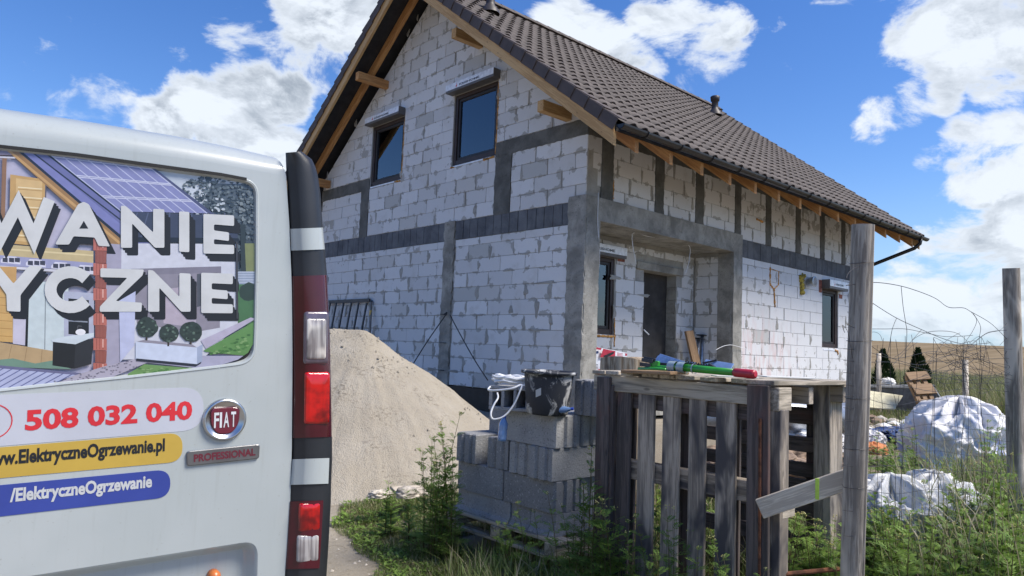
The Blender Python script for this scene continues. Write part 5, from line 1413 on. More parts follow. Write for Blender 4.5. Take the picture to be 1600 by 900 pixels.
# ------------------------------------------------------------------ pen made of old pallets
PX = -4.66; BOT = -.78
fp = thing('wooden_pallet', 'weathered pallet on edge with upright slats, front of the pen', 'pallet', (PX, -4.9, BOT), 'old pallets of the pen')
def yat(px, py, x=PX): return on(px, py, 0, x).y
for i, (a, b, m) in enumerate(((964, 985, 'wood_dark'), (997, 1022, 'wood_old'), (1036, 1062, 'wood_old'), (1077, 1103, 'wood_old'), (1120, 1151, 'wood_old'))):
    ya, yb = yat(a, 700), yat(b, 700); yc = (ya+yb)/2; yt, yb_ = yat((a+b)/2+(1, .5, 0, .5, 0)[i], 640), yc
    board('slat', (PX, yc+.012*(i-2)*.1, .49), (PX+.006*(i % 2), yc, BOT), (0, 1, 0), abs(yb-ya), .022, m, fp)
ylo, yhi = yat(1165, 770)-.02, yat(962, 740)+.03
for z0, z1 in ((.075, -.03), (-.62, -.72), (.47, .375)): board('rail', (PX+.06, yhi, (z0+z1)/2), (PX+.06, ylo, (z0+z1)/2), (0, 0, 1), z0-z1, .075, 'wood_old' if z0 < .4 else 'wood_dark', fp)
for i, px in enumerate((975, 1070, 1140)): y = yat(px, 700); board('back_slat', (PX+.125, y+.06, .47), (PX+.125, y+.06, BOT), (0, 1, 0), .10, .02, 'wood_dark', fp)
cp_ = thing('corner_board', 'dark upright board at the right front corner of the pallet pen', 'board', (PX-.02, yat(1185, 750), BOT))
board('board', (PX-.03, yat(1185, 640, PX-.03), .56), (PX-.03, yat(1187, 800, PX-.03)+.004, BOT), (0, 1, 0), .115, .024, 'wood_dark', cp_)
lb_ = thing('corner_board', 'reddish dark board at the left front corner of the pallet pen', 'board', (PX-.03, yat(942, 750), BOT))
board('board', (PX-.03, yat(943, 640, PX-.03), .545), (PX-.03, yat(941, 760, PX-.03), BOT), (0, 1, 0), .100, .024, 'wood_dark', lb_)
board('board', (PX+.03, yat(960, 640, PX), .50), (PX+.03, yat(958, 760, PX), BOT), (1, 0, 0), .12, .022, 'wood_dark', lb_)
V, F = [], []
pts = [Vector((PX-.052, yat(1188, 657, PX-.05), .40)), Vector((PX-.052, yat(1187.5, 760, PX-.05), -.05)), Vector((PX-.052, yat(1188, 900, PX-.05), -.80))]
P = [pts[0].lerp(pts[2], k/60) for k in range(61)]; tube(P, [.0085 if k % 2 else .0068 for k in range(61)], 7, V, F); tag(link('rebar', mesh('rebar', V, F, 'rust')), 'rusty ribbed steel bar upright against the dark corner board', 'steel bar')
# right side and back
rs = thing('wooden_pallet', 'open pallet standing on edge, right side of the pen', 'pallet', (PX+.45, yat(1210, 700), BOT), 'old pallets of the pen')
yr = yat(1209, 650, PX+.02)
board('block', (PX+.0, yr, .495), (PX+.13, yr, .495), (0, 0, 1), .115, .075, 'wood_grey', rs)
board('upright', (PX+.05, yr, .445), (PX+.05, yr, BOT), (0, 1, 0), .085, .09, 'wood_old', rs)
board('upright', (-3.80, on(1289, 640, 0, -3.80).y, .555), (-3.80, on(1292, 760, 0, -3.80).y, BOT), (0, 1, 0), .098, .10, 'wood_old', rs)
board('upright', (-3.71, on(1307, 640, 0, -3.71).y, .50), (-3.71, on(1309, 760, 0, -3.71).y, BOT), (0, 1, 0), .03, .09, 'wood_old', rs)
board('rail', (-3.83, on(1306, 615, 0, -3.8).y, .51), (-3.62, on(1306, 615, 0, -3.8).y-.01, .51), (0, 0, 1), .10, .06, 'wood_old', rs)
board('block', (PX+.03, yr-.0, -.03), (PX+.16, yr, -.03), (0, 0, 1), .10, .088, 'wood_grey', rs)
bk_ = thing('wooden_pallet', 'dark pallet with level boards, back of the pen', 'pallet', (-3.74, -4.85, BOT), 'old pallets of the pen')
yA, yB = on(1062, 700, 0, -3.76).y, on(1285, 660, 0, -3.76).y
for z0, z1 in ((.545, .445), (.41, .31), (.235, .145), (.085, .0), (-.015, -.10), (-.14, -.23), (-.33, -.43), (-.52, -.62)): board('slat', (-3.76, yA, (z0+z1)/2), (-3.76, yB, (z0+z1)/2), (0, 0, 1), z0-z1, .022, 'wood_dark', bk_)
for y in (yA-.05, (yA+yB)/2, yB+.06): board('upright', (-3.70, y, .50), (-3.70, y, BOT), (0, 1, 0), .09, .09, 'wood_dark', bk_)
tp_ = thing('wooden_pallet', 'grey pallet laid flat as the lid of the pen', 'pallet', (PX+.42, -4.9, .57), 'old pallets of the pen')
ty0, ty1 = yat(935, 592, PX), yat(1172, 605, PX)
board('rail', (PX-.005, ty0+.02, .513), (PX-.005, ty1-.0, .505), (0, 0, 1), .092, .03, 'wood_grey', tp_)
for x in (PX+.42, PX+.84): board('rail', (x, ty0, .505), (x, ty1-.12, .505), (0, 0, 1), .09, .05, 'wood_old', tp_)
ends = [(930, 951), (953, 975), (979, 999), (1007, 1034), (1037, 1062), (1064, 1096), (1098, 1128)]
for i, (a, b) in enumerate(ends):
    ya, yb = yat(a, 592), yat(b, 592); yc = (ya+yb)/2
    board('slat', (PX-.035-.012*(i % 3), yc, .572+.002*(i % 2)), (PX+.88, yc+.01, .573), (0, 1, 0), abs(ya-yb)*.92, .022, 'wood_grey', tp_)
ya, yb = yat(1131, 597), yat(1216, 600); board('slat', (PX-.02, (ya+yb)/2-.02, .574), (PX+.90, (ya+yb)/2-.04, .574), (0, 1, 0), abs(ya-yb)*.80, .024, 'wood_grey', tp_)
# loose plank, with tape, from the corner to the fence post
pk = thing('plank', 'grey plank, toned as sunlit, with a strip of green tape nailed to the fence post', 'plank', at(1250, 770, 3.4))
a, b = at(1187, 795, 3.46), at(1326, 748, 3.30); board('board', a, b, (0, 0, 1), .092, .030, 'wood_sunlit', pk); m_ = a.lerp(b, .66); dn = (b-a).normalized(); q = -dn.cross(Vector((0, 0, 1))); q = q if q.dot(CP-m_) > 0 else -q
board('tape', m_+Vector((0, 0, .052))+q*.017, m_-Vector((0, 0, .044))+q*.017, dn, .017, .004, 'tape_green', pk)
# tree trunk section behind the pen
lp = on(979, 600, 0, -3.45); V, F = [], []; n = 64; rr = random.Random(8)
rings_ = [(-.80, 1.05), (-.3, 1.0), (.2, .98), (.52, .97), (.648, .96)]
for z_, s_ in rings_:
    for k in range(n): a = 2*math.pi*k/n; q = .215*s_*(1+.05*math.sin(3*a)+.05*noise.noise((math.cos(a)*7, math.sin(a)*7, z_*.8))); V.append(Vector((q*math.cos(a), q*math.sin(a), z_+(.018*math.sin(a*2+1) if z_ > .58 else 0))))
for j in range(len(rings_)-1):
    for k in range(n): F.append((j*n+k, j*n+(k+1) % n, (j+1)*n+(k+1) % n, (j+1)*n+k))
F.append(tuple(range((len(rings_)-1)*n, len(rings_)*n)))
lg = link('log', mesh('log', [(v.z, v.x, v.y) for v in V], F, 'bark_split', smooth=True), None, frame(Vector((lp.x, lp.y, 0)), (0, 0, 1), (1, 0, 0), (0, 1, 0))); autosmooth(lg.data, 45); tag(lg, 'thick split log standing on end behind the pallet pen', 'log')
# tools on the lid
TZ = .585
def lie(px, py, x, z=None): p = on(px, py, 0, x); return p
pole = thing('telescopic_pole', 'green pole tool with a red grip lying on the pallet lid', 'tool', on(1120, 585, 0, PX+.12))
def onz(px, py, z): return on(px, py, 2, z)
A, B, C_ = at(1045, 572.5, 3.95), at(1148, 582, 3.60), at(1180, 585, 3.50)
A.z = max(A.z, TZ+.025); V, F = tube([A, A.lerp(B, .5), B], [.021, .020, .018], 14); link('tube', mesh('tube', V, F, 'plastic_green', smooth=True), pole, Matrix.Identity(4))
V, F = tube([B, B.lerp(C_, .1), B.lerp(C_, .92), C_], [.021, .0225, .0225, .019], 14); gp = link('grip', mesh('grip', V, F, 'plastic_red', smooth=True), pole, Matrix.Identity(4))
V, F = tube([C_+(C_-B).normalized()*.001, C_+(C_-B).normalized()*.003], [.012, .012], 10); link('grip_end', mesh('grip_end', V, F, 'bag_red'), gp, Matrix.Identity(4))
for t in (.02, .17, .40):
    p = A.lerp(B, t); d_ = (B-A).normalized(); V, F = tube([p, p+d_*.05 if t < .3 else p+d_*.008], [.031, .031] if t < .3 else [.027, .027], 12, cap=False); link('clip', mesh('clip', V, F, 'clip_clear', smooth=True), pole, Matrix.Identity(4))
pr2 = thing('pruner', 'thin green pruner handles with dark blades on the left of the pallet lid', 'tool', at(1030, 575, 4.1))
V, F = tube([at(1010, 573, 4.2), at(1030, 574, 4.1), at(1066, 576, 3.9)], [.010, .012, .012], 10); link('handle', mesh('handle', V, F, 'plastic_green', smooth=True), pr2, Matrix.Identity(4))
V, F = tube([at(998, 577, 4.18), at(1022, 577, 4.1), at(1040, 578, 4.0)], [.012, .015, .010], 10); link('handle', mesh('handle', V, F, 'plastic_green', smooth=True), pr2, Matrix.Identity(4))
board('head', at(1016, 568, 4.15), at(1030, 569, 4.12), (0, 0, 1), .035, .03, 'plastic_green', pr2)
for a, b in (((1003, 562), (1020, 565)), ((1000, 569), (1016, 571)), ((1006, 560), (1024, 563)), ((1029, 569), (1048, 571))): board('blade', at(*a, 4.2), at(*b, 4.12), (0, 0, 1), .022, .01, 'steel_dark', pr2)
st = thing('plastic_strips', 'pale blue plastic strips bundled on the pallet lid behind the green pole', 'plastic strips', at(1060, 570, 4.2))
for (a, b, w) in (((1025, 561, 4.3), (1062, 572, 4.1), .05), ((1030, 555.5, 4.32), (1075, 570, 4.1), .025), ((1055, 571, 4.1), (1085, 574, 4.0), .06)): board('strip', at(*a), at(*b), (.4, -.5, .8), w, .006, 'plastic_blue', st)
board('strip', at(1098, 570, 4.15), at(1142, 577, 4.0), (.4, -.3, .5), .08, .006, 'plastic_blue', st)
sw_ = thing('saw_blade', 'dark toothed saw blade resting over the green pole', 'saw', at(1085, 567, 4.0))
V, F = [], []; a, b = at(1070, 566, 4.02), at(1106, 572, 3.92); d_ = (b-a)
P = [a+d_*.0, a+d_*.95, b+Vector((0, 0, -.03)), a+d_*.1+Vector((0, 0, -.035))]
for k in range(19): t = k/18; V.append(a+d_*t+Vector((0, 0, .012*(k % 2)))); V.append(a+d_*t-Vector((0, 0, .018)))
V += [v+Vector((.004, .004, 0)) for v in V]; n = 38
for k in range(18): F += [(2*k, 2*k+2, 2*k+3, 2*k+1), (n+2*k, n+2*k+1, n+2*k+3, n+2*k+2), (2*k, n+2*k, n+2*k+2, 2*k+2)]
link('blade', mesh('blade', V, F, 'steel_dark'), sw_, Matrix.Identity(4)); board('handle', b, b+d_*.25+Vector((0, 0, -.015)), (0, 0, 1), .04, .025, 'plastic_black', sw_)
V, F = tube(wpath([at(1098, 567, 4.15), at(1108, 565.5, 4.12), at(1120, 562.5, 4.1)]), .006, 6); link('saw_chain', mesh('saw_chain', V, F, 'steel_dark'), sw_, Matrix.Identity(4))
sb = thing('scrap_board', 'reddish brown scrap of board under the green tools on the pallet lid', 'board', at(1010, 582, 4.1)); board('board', at(984, 580, 4.2), at(1062, 583, 3.85), (.7, .7, 0), .14, .018, 'wood_plank', sb)
cd = tag(link('cardboard_sheet', boxmesh('cardboard_sheet', .30, .16, .006, 'card_white', .001), None, frame(at(1232, 589.5, 4.0), (.75, -.66, 0), (.66, .75, 0), (0, 0, 1))), 'white flat sheet on the right end of the pallet lid', 'sheet')
cd2 = tag(link('cardboard_sheet', boxmesh('cardboard_sheet', .22, .10, .006, 'card_white', .001), None, frame(at(1148, 588.5, 3.75), (.75, -.66, 0), (.66, .75, 0), (0, 0, 1))), 'white scrap of sheet under the red grip on the pallet lid', 'sheet')

# ------------------------------------------------------------------ in the porch
bag = thing('cement_bag', 'red and white printed sack leaning by the porch column', 'sack', on(945, 600, 1, .55))
P0, P1, P2, P3 = on(915, 625, 1, .5), on(982, 625, 1, .6), on(979.5, 551, 1, .62), on(925, 541, 1, .5)
def quadgrid(Pa, Pb, Pc, Pd, n, m, bulge, nrm):
    V, F = [], []
    for j in range(m+1):
        for i in range(n+1):
            s_, t = i/n, j/m; V.append((Pa.lerp(Pb, s_)).lerp(Pd.lerp(Pc, s_), t)+Vector(nrm)*bulge*(math.sin(math.pi*s_)*math.sin(math.pi*t))**.5)
    b = len(V); V += [v-Vector(nrm)*.03 for v in V]; w = n+1
    for j in range(m):
        for i in range(n): F.append((j*w+i, j*w+i+1, (j+1)*w+i+1, (j+1)*w+i)); F.append((b+j*w+i, b+(j+1)*w+i, b+(j+1)*w+i+1, b+j*w+i+1))
    for i in range(n): F += [(i, b+i, b+i+1, i+1), (m*w+i, m*w+i+1, b+m*w+i+1, b+m*w+i)]
    for j in range(m): F += [(j*w, (j+1)*w, b+(j+1)*w, b+j*w), (j*w+n, b+j*w+n, b+(j+1)*w+n, (j+1)*w+n)]
    return V, F
V, F = quadgrid(P0, P1, P2, P3, 8, 8, .03, (0, -1, 0)); link('sack_body', mesh('sack_body', V, F, 'bag_white', smooth=True), bag, Matrix.Identity(4))
def patch(name, pts, mat, y): V = [on(px, py, 1, y) for px, py in pts]; link(name, mesh(name, V, [tuple(range(len(V)))], mat), bag, Matrix.Identity(4))
patch('print_panel', [(942.5, 545), (961.5, 548.5), (961, 558), (938, 558)], 'bag_red', .46); patch('print_panel', [(929, 541.8), (940, 544), (939, 547), (929, 545.5)], 'bag_red', .46)
for k in range(3): patch('print_line', [(964, 551+1.9*k), (973, 552.3+1.9*k), (973, 553.2+1.9*k), (964, 552+1.9*k)], 'bag_red', .46)
patch('print_panel', [(977, 552), (980, 552.6), (979.5, 556), (976.5, 556)], 'bag_red', .46); patch('print_panel', [(935, 576), (940, 578), (940, 590), (934, 590)], 'bag_red', .46)
patch('print_mark', [(943, 556), (948, 554), (953, 551.5), (959, 549.5), (959.5, 552), (954, 555.5), (948, 557.5), (944, 557.8)], 'print_black', .455)
for k in range(4): patch('print_line', [(928, 569+2.2*k), (934.5, 569.3+2.2*k), (934.5, 570.2+2.2*k), (928, 570+2.2*k)], 'print_black', .46)
patch('print_mark', [(930, 549), (935, 548), (935.5, 552), (931, 553)], 'tarp_blue', .46)
lb2 = thing('plank', 'brown plank leaning on the porch wall beside two steel props', 'plank', on(1085, 600, 1, .55)); board('board', on(1076, 517, 1, .62), on(1093, 590, 1, .42), (1, 0, .2), .235, .045, 'wood_plank', lb2)
def prop(px, top, bot, label):
    t = thing('steel_prop', label, 'steel prop', on(px, bot, 1, .6), 'adjustable steel props in the porch'); a, b = on(px, top, 1, .62), on(px-3.5, bot, 1, .62)
    V, F = tube([a, a.lerp(b, .5), b], [.030, .034, .036], 12); link('tube', mesh('tube', V, F, 'steel', smooth=True), t, Matrix.Identity(4)); link('head_plate', boxmesh('head_plate', .17, .17, .018, 'steel_dark', .003), t, Matrix.Translation(a) @ Matrix.Rotation(.1, 4, 'Y'))
prop(1097.5, 524, 620, 'taller galvanised steel prop beside the leaning plank'); prop(1091.5, 529, 620, 'shorter steel prop half hidden by the leaning plank')

# ------------------------------------------------------------------ fence: posts and torn wire mesh
def post(px_t, py_t, px_b, dep_, r_, label, notch=False, ztop=None):
    a = at(px_t, py_t, dep_); b = at(px_b, 900, dep_); d_ = (b-a).normalized(); L_ = (a.z+.95)/-d_.z; n = 28; rr = random.Random(int(px_t)); V, F = [], []; m = 26
    x = -d_; vy = (CP-a); vy = (vy-vy.dot(x)*x).normalized(); vz = x.cross(vy)
    for j in range(m+1):
        s_ = -L_/2+L_*j/m
        for k in range(n):
            an = 2*math.pi*k/n; q = r_*(1.04-.08*j/m)*(1+.03*noise.noise((math.cos(an)*1.5, math.sin(an)*1.5, j*.12+px_t)))
            if notch and k in (5,): q *= .72
            if notch and k in (4, 6): q *= .985
            V.append(Vector((s_, q*math.cos(an), q*math.sin(an))))
    for j in range(m):
        for k in range(n): F.append((j*n+k, j*n+(k+1) % n, (j+1)*n+(k+1) % n, (j+1)*n+k))
    F.append(tuple(range(m*n, (m+1)*n)))
    o = link('fence_post', mesh('fence_post', V, F, 'wood_post', smooth=True), None, frame(a+d_*L_/2, x, vy, vz)); autosmooth(o.data, 35); return tag(o, label, 'fence post', 'wooden posts of the wire fence')
post(1348.5, 351, 1331.5, 3.2, .049, 'nearest pale wooden fence post with a long crack', True)
post(1580, 419, 1592, 4.5, .049, 'darker wooden fence post at the right edge, beside the white sack')
p = at(1508, 562, 13.5); V, F = lathe([(.055, -1.3), (.05, .0), (.0, .004)], 14); tag(link('fence_post', mesh('fence_post', [(v.z, v.x, v.y) for v in V], F, 'wood_post', smooth=True), None, frame(p, (0, 0, 1), (1, 0, 0), (0, 1, 0))), 'small distant fence post standing in the tall grass', 'fence post', 'wooden posts of the wire fence')
p = at(1373, 552, 15.); V, F = lathe([(.05, -1.3), (.045, .0), (.0, .004)], 12); tag(link('fence_post', mesh('fence_post', [(v.z, v.x, v.y) for v in V], F, 'wood_post', smooth=True), None, frame(p, (0, 0, 1), (1, 0, 0), (0, 1, 0))), 'thin dark post beside the left small conifer', 'fence post', 'wooden posts of the wire fence')
wm = thing('wire_fence', 'torn sagging wire mesh strung between the two wooden posts', 'wire fence', at(1460, 800, 3.9))
def fd(px): return 3.2+(px-1340)/240*1.3
def W_(pts, r_=.0018, dz=0.): wire('wire', wpath([at(x, y, fd(x)+dz) for x, y in pts], 6), r_*.72, 'wire', wm, 4)
W_([(1322, 446), (1345, 443), (1372, 441.5), (1408, 447), (1440, 457), (1463, 467), (1482, 480), (1505, 481), (1517, 487), (1545, 503), (1562, 518), (1573, 530)], .0024)
W_([(1408, 447), (1411, 478), (1415, 504), (1417, 520), (1415, 560)]); W_([(1361, 470), (1364, 474), (1401, 497), (1440, 515), (1476, 530), (1510, 538), (1545, 536)], .0022)
W_([(1364, 474), (1360, 492)]); W_([(1401, 497), (1394, 515), (1390, 538), (1387, 552)]); W_([(1323, 506), (1340, 513), (1380, 514), (1415, 514), (1450, 521), (1480, 526), (1520, 524)])
W_([(1517, 487), (1526, 500), (1520, 517), (1507, 536)]); W_([(1521, 490), (1532, 510), (1530, 530), (1533, 548)]); W_([(1573, 516), (1545, 519), (1524, 533), (1505, 548)])
W_([(1415, 545), (1430, 528), (1455, 518), (1490, 519), (1509, 531), (1513, 543)]); W_([(1440, 515), (1425, 532), (1410, 550), (1398, 558)]); W_([(1500, 560), (1512, 545), (1540, 522), (1562, 516), (1573, 505)])
W_([(1357, 537), (1375, 550), (1400, 562), (1440, 570), (1480, 556), (1530, 562), (1573, 575)]); W_([(1395, 570), (1420, 545), (1433, 535)]); W_([(1450, 565), (1478, 533), (1500, 520)])
W_([(1346, 529), (1362, 519), (1374, 522), (1379, 533)], .0012)
for k, (y0_, y1_, c_) in enumerate(((548, 560, 8), (566, 586, -6), (585, 598, 10), (604, 612, -6), (622, 634, 7), (640, 652, -5), (660, 672, 6), (682, 690, -5), (704, 712, 6), (730, 742, -6), (765, 770, 5), (800, 800, -5), (840, 835, 5))):
    W_([(1318, y0_-3), (1350, y0_), (1400, (y0_*2+y1_)/3+c_), (1460, (y0_+y1_)/2-c_*.6), (1520, (y0_+2*y1_)/3+c_*.5), (1575, y1_), (1602, y1_+2)], .0016)
rr = random.Random(21)
for k in range(17):
    x = 1368+rr.uniform(9, 14.5)*k*1.05
    if x > 1598: break
    P = [(x+rr.uniform(-8, 8), rr.uniform(522, 548)), (x+rr.uniform(-5, 5), 590), (x+rr.uniform(-5, 5), 640), (x+rr.uniform(-5, 5), 700), (x+rr.uniform(-4, 4), 770), (x, 850)]; W_(P, .0015)
for k in range(26):
    x0_ = rr.uniform(1470, 1545); y0_ = rr.uniform(530, 570); W_([(x0_, y0_), (x0_+rr.uniform(-30, 40), y0_+rr.uniform(-14, 26)), (x0_+rr.uniform(-50, 70), y0_+rr.uniform(-6, 50)), (min(1590, x0_+rr.uniform(-60, 100)), y0_+rr.uniform(5, 80))], .0016, rr.uniform(-.05, .08))
W_([(1322, 435), (1328, 424), (1345, 416), (1362, 424)], .002, -.06); W_([(1320, 520), (1316, 508), (1325, 520), (1332, 560)], .0014)
for y_ in (412, 533, 622, 700, 760): a = at(1320, y_, 3.2); V, F = tube([at(1348.5-17*(y_-351)/549, y_, 3.2)+Vector((.053*math.cos(t*.63), .053*math.sin(t*.63),   .004*math.sin(t))) for t in range(10)], .0010, 4, closed=True); link('wire', mesh('wire', V, F, 'wire'), wm, Matrix.Identity(4))
# ------------------------------------------------------------------ sacks, sheeting, tub, pallet, conifers at the back right
def lump(name, ctr, rx, ry, h, mat, seed, label, cat, fold=.16, n=140, yaw=0., prof=None, top=None):
    V, F = [], []; m = max(16, n//2); c = Vector(ctr)
    for j in range(m+1):
        t = j/m
        for k in range(n):
            a = 2*math.pi*k/n; e = (1-t**3.6)**.55 if t < 1 else 0
            sq = 1/max(abs(math.cos(a)), abs(math.sin(a)))**.35
            q = e*sq; d_ = Vector((math.cos(a)*rx*q, math.sin(a)*ry*q, h*t))
            nv = Vector((math.cos(a)*1.6, math.sin(a)*1.6, t*1.8))
            f = abs(noise.noise(nv*1.5+Vector((seed, 0, 0))))*1.6+abs(noise.noise(nv*3.3+Vector((0, seed, 0))))*.9+abs(noise.noise(nv*8+Vector((0, seed, 3))))*.34+abs(noise.noise(nv*17+Vector((seed, 0, 3))))*.08
            ro = 1-fold*(f-.42); d_.x *= ro; d_.y *= ro; d_.z *= 1-fold*.7*(f-.4)*t
            x_, y_ = d_.x*math.cos(yaw)-d_.y*math.sin(yaw), d_.x*math.sin(yaw)+d_.y*math.cos(yaw); V.append(Vector((x_, y_, d_.z)))
    for j in range(m):
        for k in range(n): F.append((j*n+k, j*n+(k+1) % n, (j+1)*n+(k+1) % n, (j+1)*n+k))
    o = link(name, mesh(name, V, F, mat, smooth=True), None, Matrix.Translation(c)); return tag(o, label, cat)
def base(px, py, dep_, dz=0.): p = at(px, py, dep_); p.z = p.z+dz; return p
lump('rubbish_sack', base(1500, 745, 7.6), .66, .55, .82, 'sack_sheet', 3.1, 'big white builders sack with blue print behind the wire fence', 'sack', .24, yaw=.6)
lump('plastic_sheeting', base(1392, 862, 4.9), .30, .42, .50, 'clear_sheet', 7.7, 'crumpled white plastic sheeting in the weeds right of the near post', 'plastic sheeting', .34, yaw=.4)
lump('plastic_sheeting', base(1462, 850, 5.0), .34, .34, .48, 'clear_sheet', 1.7, 'crumpled clear plastic sheeting below the big white sack', 'plastic sheeting', .36, yaw=1.0)
lump('rubbish_bag', base(1292, 700, 8.4), .34, .28, .26, 'sack_sheet', 5.2, 'small white bag with blue print behind the near fence post', 'bag', .25)
lump('rubbish_bag', base(1362, 695, 8.0), .16, .14, .16, 'sack_sheet', 9.2, 'small white and blue bag lying right of the near fence post', 'bag', .25)
lump('orange_bag', base(1364, 708, 7.6), .17, .13, .12, 'orange_bag', 2.2, 'dull orange bag on the ground right of the near fence post', 'bag', .25, 40)
lump('tarpaulin', base(1400, 682, 9.6), .62, .3, .12, 'tarp_blue', 4.2, 'dark blue tarpaulin spread on the ground behind the weeds', 'tarpaulin', .3)
lump('tarpaulin', base(1300, 672, 8.9), .5, .3, .14, 'tarp_blue', 6.2, 'dark blue tarpaulin bunched behind the pallet pen', 'tarpaulin', .3)
lump('sheet_pile', base(1195, 745, 6.6), 1.1, .5, .30, 'stone_brown', 8.2, 'low pile of brownish earth and scraps seen through the pen', 'rubble pile', .35)
lump('white_rubble', base(1258, 690, 7.4), .42, .3, .22, 'white_foam', 3.9, 'white foam rubble seen through the open side of the pen', 'rubble pile', .5, 40)
mt = tag(link('metal_mesh_roll', mesh('metal_mesh_roll', *tube([at(1090, 655, 7.2), at(1200, 650, 7.2), at(1330, 652, 7.4)], .17, 16), 'steel', smooth=True)), 'roll of grey metal mesh lying behind the pallet pen', 'mesh roll')
tb = thing('mixing_tub', 'large grey trough with a pale rim near the field', 'trough', base(1405, 650, 15.5))
TA, TB_ = at(1330, 604, 15.8), at(1458, 605, 15.0); tx = (TB_-TA).normalized(); ty = Vector((0, 0, 1)).cross(tx)
if ty.dot(CD) < 0: ty = -ty
V, F = [], []; L_ = (TB_-TA).length
for (x_, y_, z_) in ((0, 0, 0), (L_, 0, 0), (L_, .8, 0), (0, .8, 0), (.12, .08, -.70), (L_-.0, .08, -.70), (L_-.0, .72, -.70), (.12, .72, -.70), (.05, .04, -.02), (L_-.05, .04, -.02), (L_-.05, .76, -.02), (.05, .76, -.02)): V.append(TA+tx*x_+ty*y_+Vector((0, 0, z_)))
V[5] = TA+tx*(L_+.42)+ty*.1+Vector((0, 0, -.72)); V[6] = TA+tx*(L_+.42)+ty*.7+Vector((0, 0, -.72))
for k in range(4): F += [(k, (k+1) % 4, 4+(k+1) % 4, 4+k), (k, 8+k, 8+(k+1) % 4, (k+1) % 4), (8+k, 4+k, 4+(k+1) % 4, 8+(k+1) % 4)]
F.append((4, 5, 6, 7)); link('basin', mesh('basin', V, F, 'tub_grey'), tb, Matrix.Identity(4)); V, F = tube([TA, TB_, TB_+ty*.8, TA+ty*.8], .035, 8, closed=True); link('rim', mesh('rim', V, F, 'tub_grey', smooth=True), tb, Matrix.Identity(4))
pn = thing('cream_panel', 'stained cream sheet leaning against the grey trough', 'panel', base(1385, 640, 14.4)); V, F = [], []
Q = [at(1330, 606, 14.6), at(1356, 610, 14.6), at(1411, 618, 14.5), at(1398, 640, 14.2), at(1356, 636, 14.3), at(1330, 640, 14.3)]; nrm = (Q[1]-Q[3]).cross(Q[2]-Q[3]).normalized()
V = Q+[q+nrm*.03 for q in Q]; n = 6; F = [tuple(range(n)), tuple(range(2*n-1, n-1, -1))]+[(k, (k+1) % n, n+(k+1) % n, n+k) for k in range(n)]; link('sheet', mesh('sheet', V, F, 'panel_cream'), pn, Matrix.Identity(4))
lump('white_stone', base(1387, 600, 15.1, -.02), .16, .14, .16, 'white_foam', 6.6, 'white lump of foam on the rim of the grey trough', 'foam lump', .3, 24)
sp_ = thing('wooden_pallet', 'small brown pallet tilted against the grey trough', 'pallet', base(1445, 635, 14.0))
A0, A1, B0, B1 = at(1418, 586, 14.3), at(1446, 584, 14.3), at(1441, 634, 13.7), at(1466, 634, 13.7)
for t, w in ((.05, .14), (.48, .17), (.92, .12)): board('slat', A0.lerp(B0, t)+(A0-A1)*.05, A1.lerp(B1, t)+(A1-A0)*.15, (B0-A0), w*1.5, .03, 'wood_plank', sp_)
for s_ in (.08, .5, .92): a, b = A0.lerp(A1, s_), B0.lerp(B1, s_); d_ = Vector((.05, .06, -.02)); board('rail', a+d_, b+d_, (A1-A0), .08, .08, 'wood_plank', sp_)
def thuja(px, top, bot, dep_, label):
    p = base(px, bot, dep_); h = (bot-top)/FPX*dep_+.35; p.z -= .35; root = thing('thuja', label, 'conifer', p, 'small conical conifers at the edge of the plot')
    V, F = tube([p, p+Vector((0, 0, h*.9))], [.03, .008], 6); link('trunk', mesh('trunk', V, F, 'bark_split'), root, Matrix.Identity(4)); rr = random.Random(int(px)); V, F = [], []
    for k in range(2600):
        t = rr.random()**.8; a = rr.random()*6.28; q = (.33*h*(1-t)**.85*(.35+.65*rr.random()**.4))*(1+.22*math.sin(a*3+t*9)); c = p+Vector((q*math.cos(a), q*math.sin(a), .04*h+t*h*.96)); d_ = Vector((math.cos(a)*.6, math.sin(a)*.6, 1)).normalized()*rr.uniform(.04, .10); s_ = d_.cross(Vector((rr.uniform(-1, 1), rr.uniform(-1, 1), .2))).normalized()*rr.uniform(.012, .022); b = len(V); V += [c-s_, c+s_, c+d_]; F.append((b, b+1, b+2))
    link('crown', mesh('crown', V, F, 'thuja', recalc=False), root, Matrix.Identity(4))
thuja(1380, 548, 603, 17.5, 'dark conical thuja behind the left part of the grey trough'); thuja(1435, 546, 600, 17.5, 'dark conical thuja above the tilted brown pallet')
rr = random.Random(77)
for i in range(46):
    px, py = rr.uniform(1345, 1450), rr.uniform(654, 680); dep_ = 12.6-(py-654)/26*2.4; p = base(px, py, dep_); r_ = rr.uniform(.05, .15); V, F = [], []
    bm = bmesh.new(); bmesh.ops.create_icosphere(bm, subdivisions=1, radius=r_)
    for v in bm.verts: v.co *= 1+.35*noise.noise(v.co*9+Vector((i, 0, 0))); v.co.z *= .6
    me = bpy.data.meshes.new('rubble_stone'); bm.to_mesh(me); bm.free(); me.materials.append(MATS[rr.choice(['stone_pale', 'stone_brown', 'stone_pale', 'white_foam'])])
    tag(link('rubble_stone', me, None, Matrix.Translation(p)), 'broken stone lying on the rubble strip before the grey trough', 'stone', 'rubble stones before the trough')
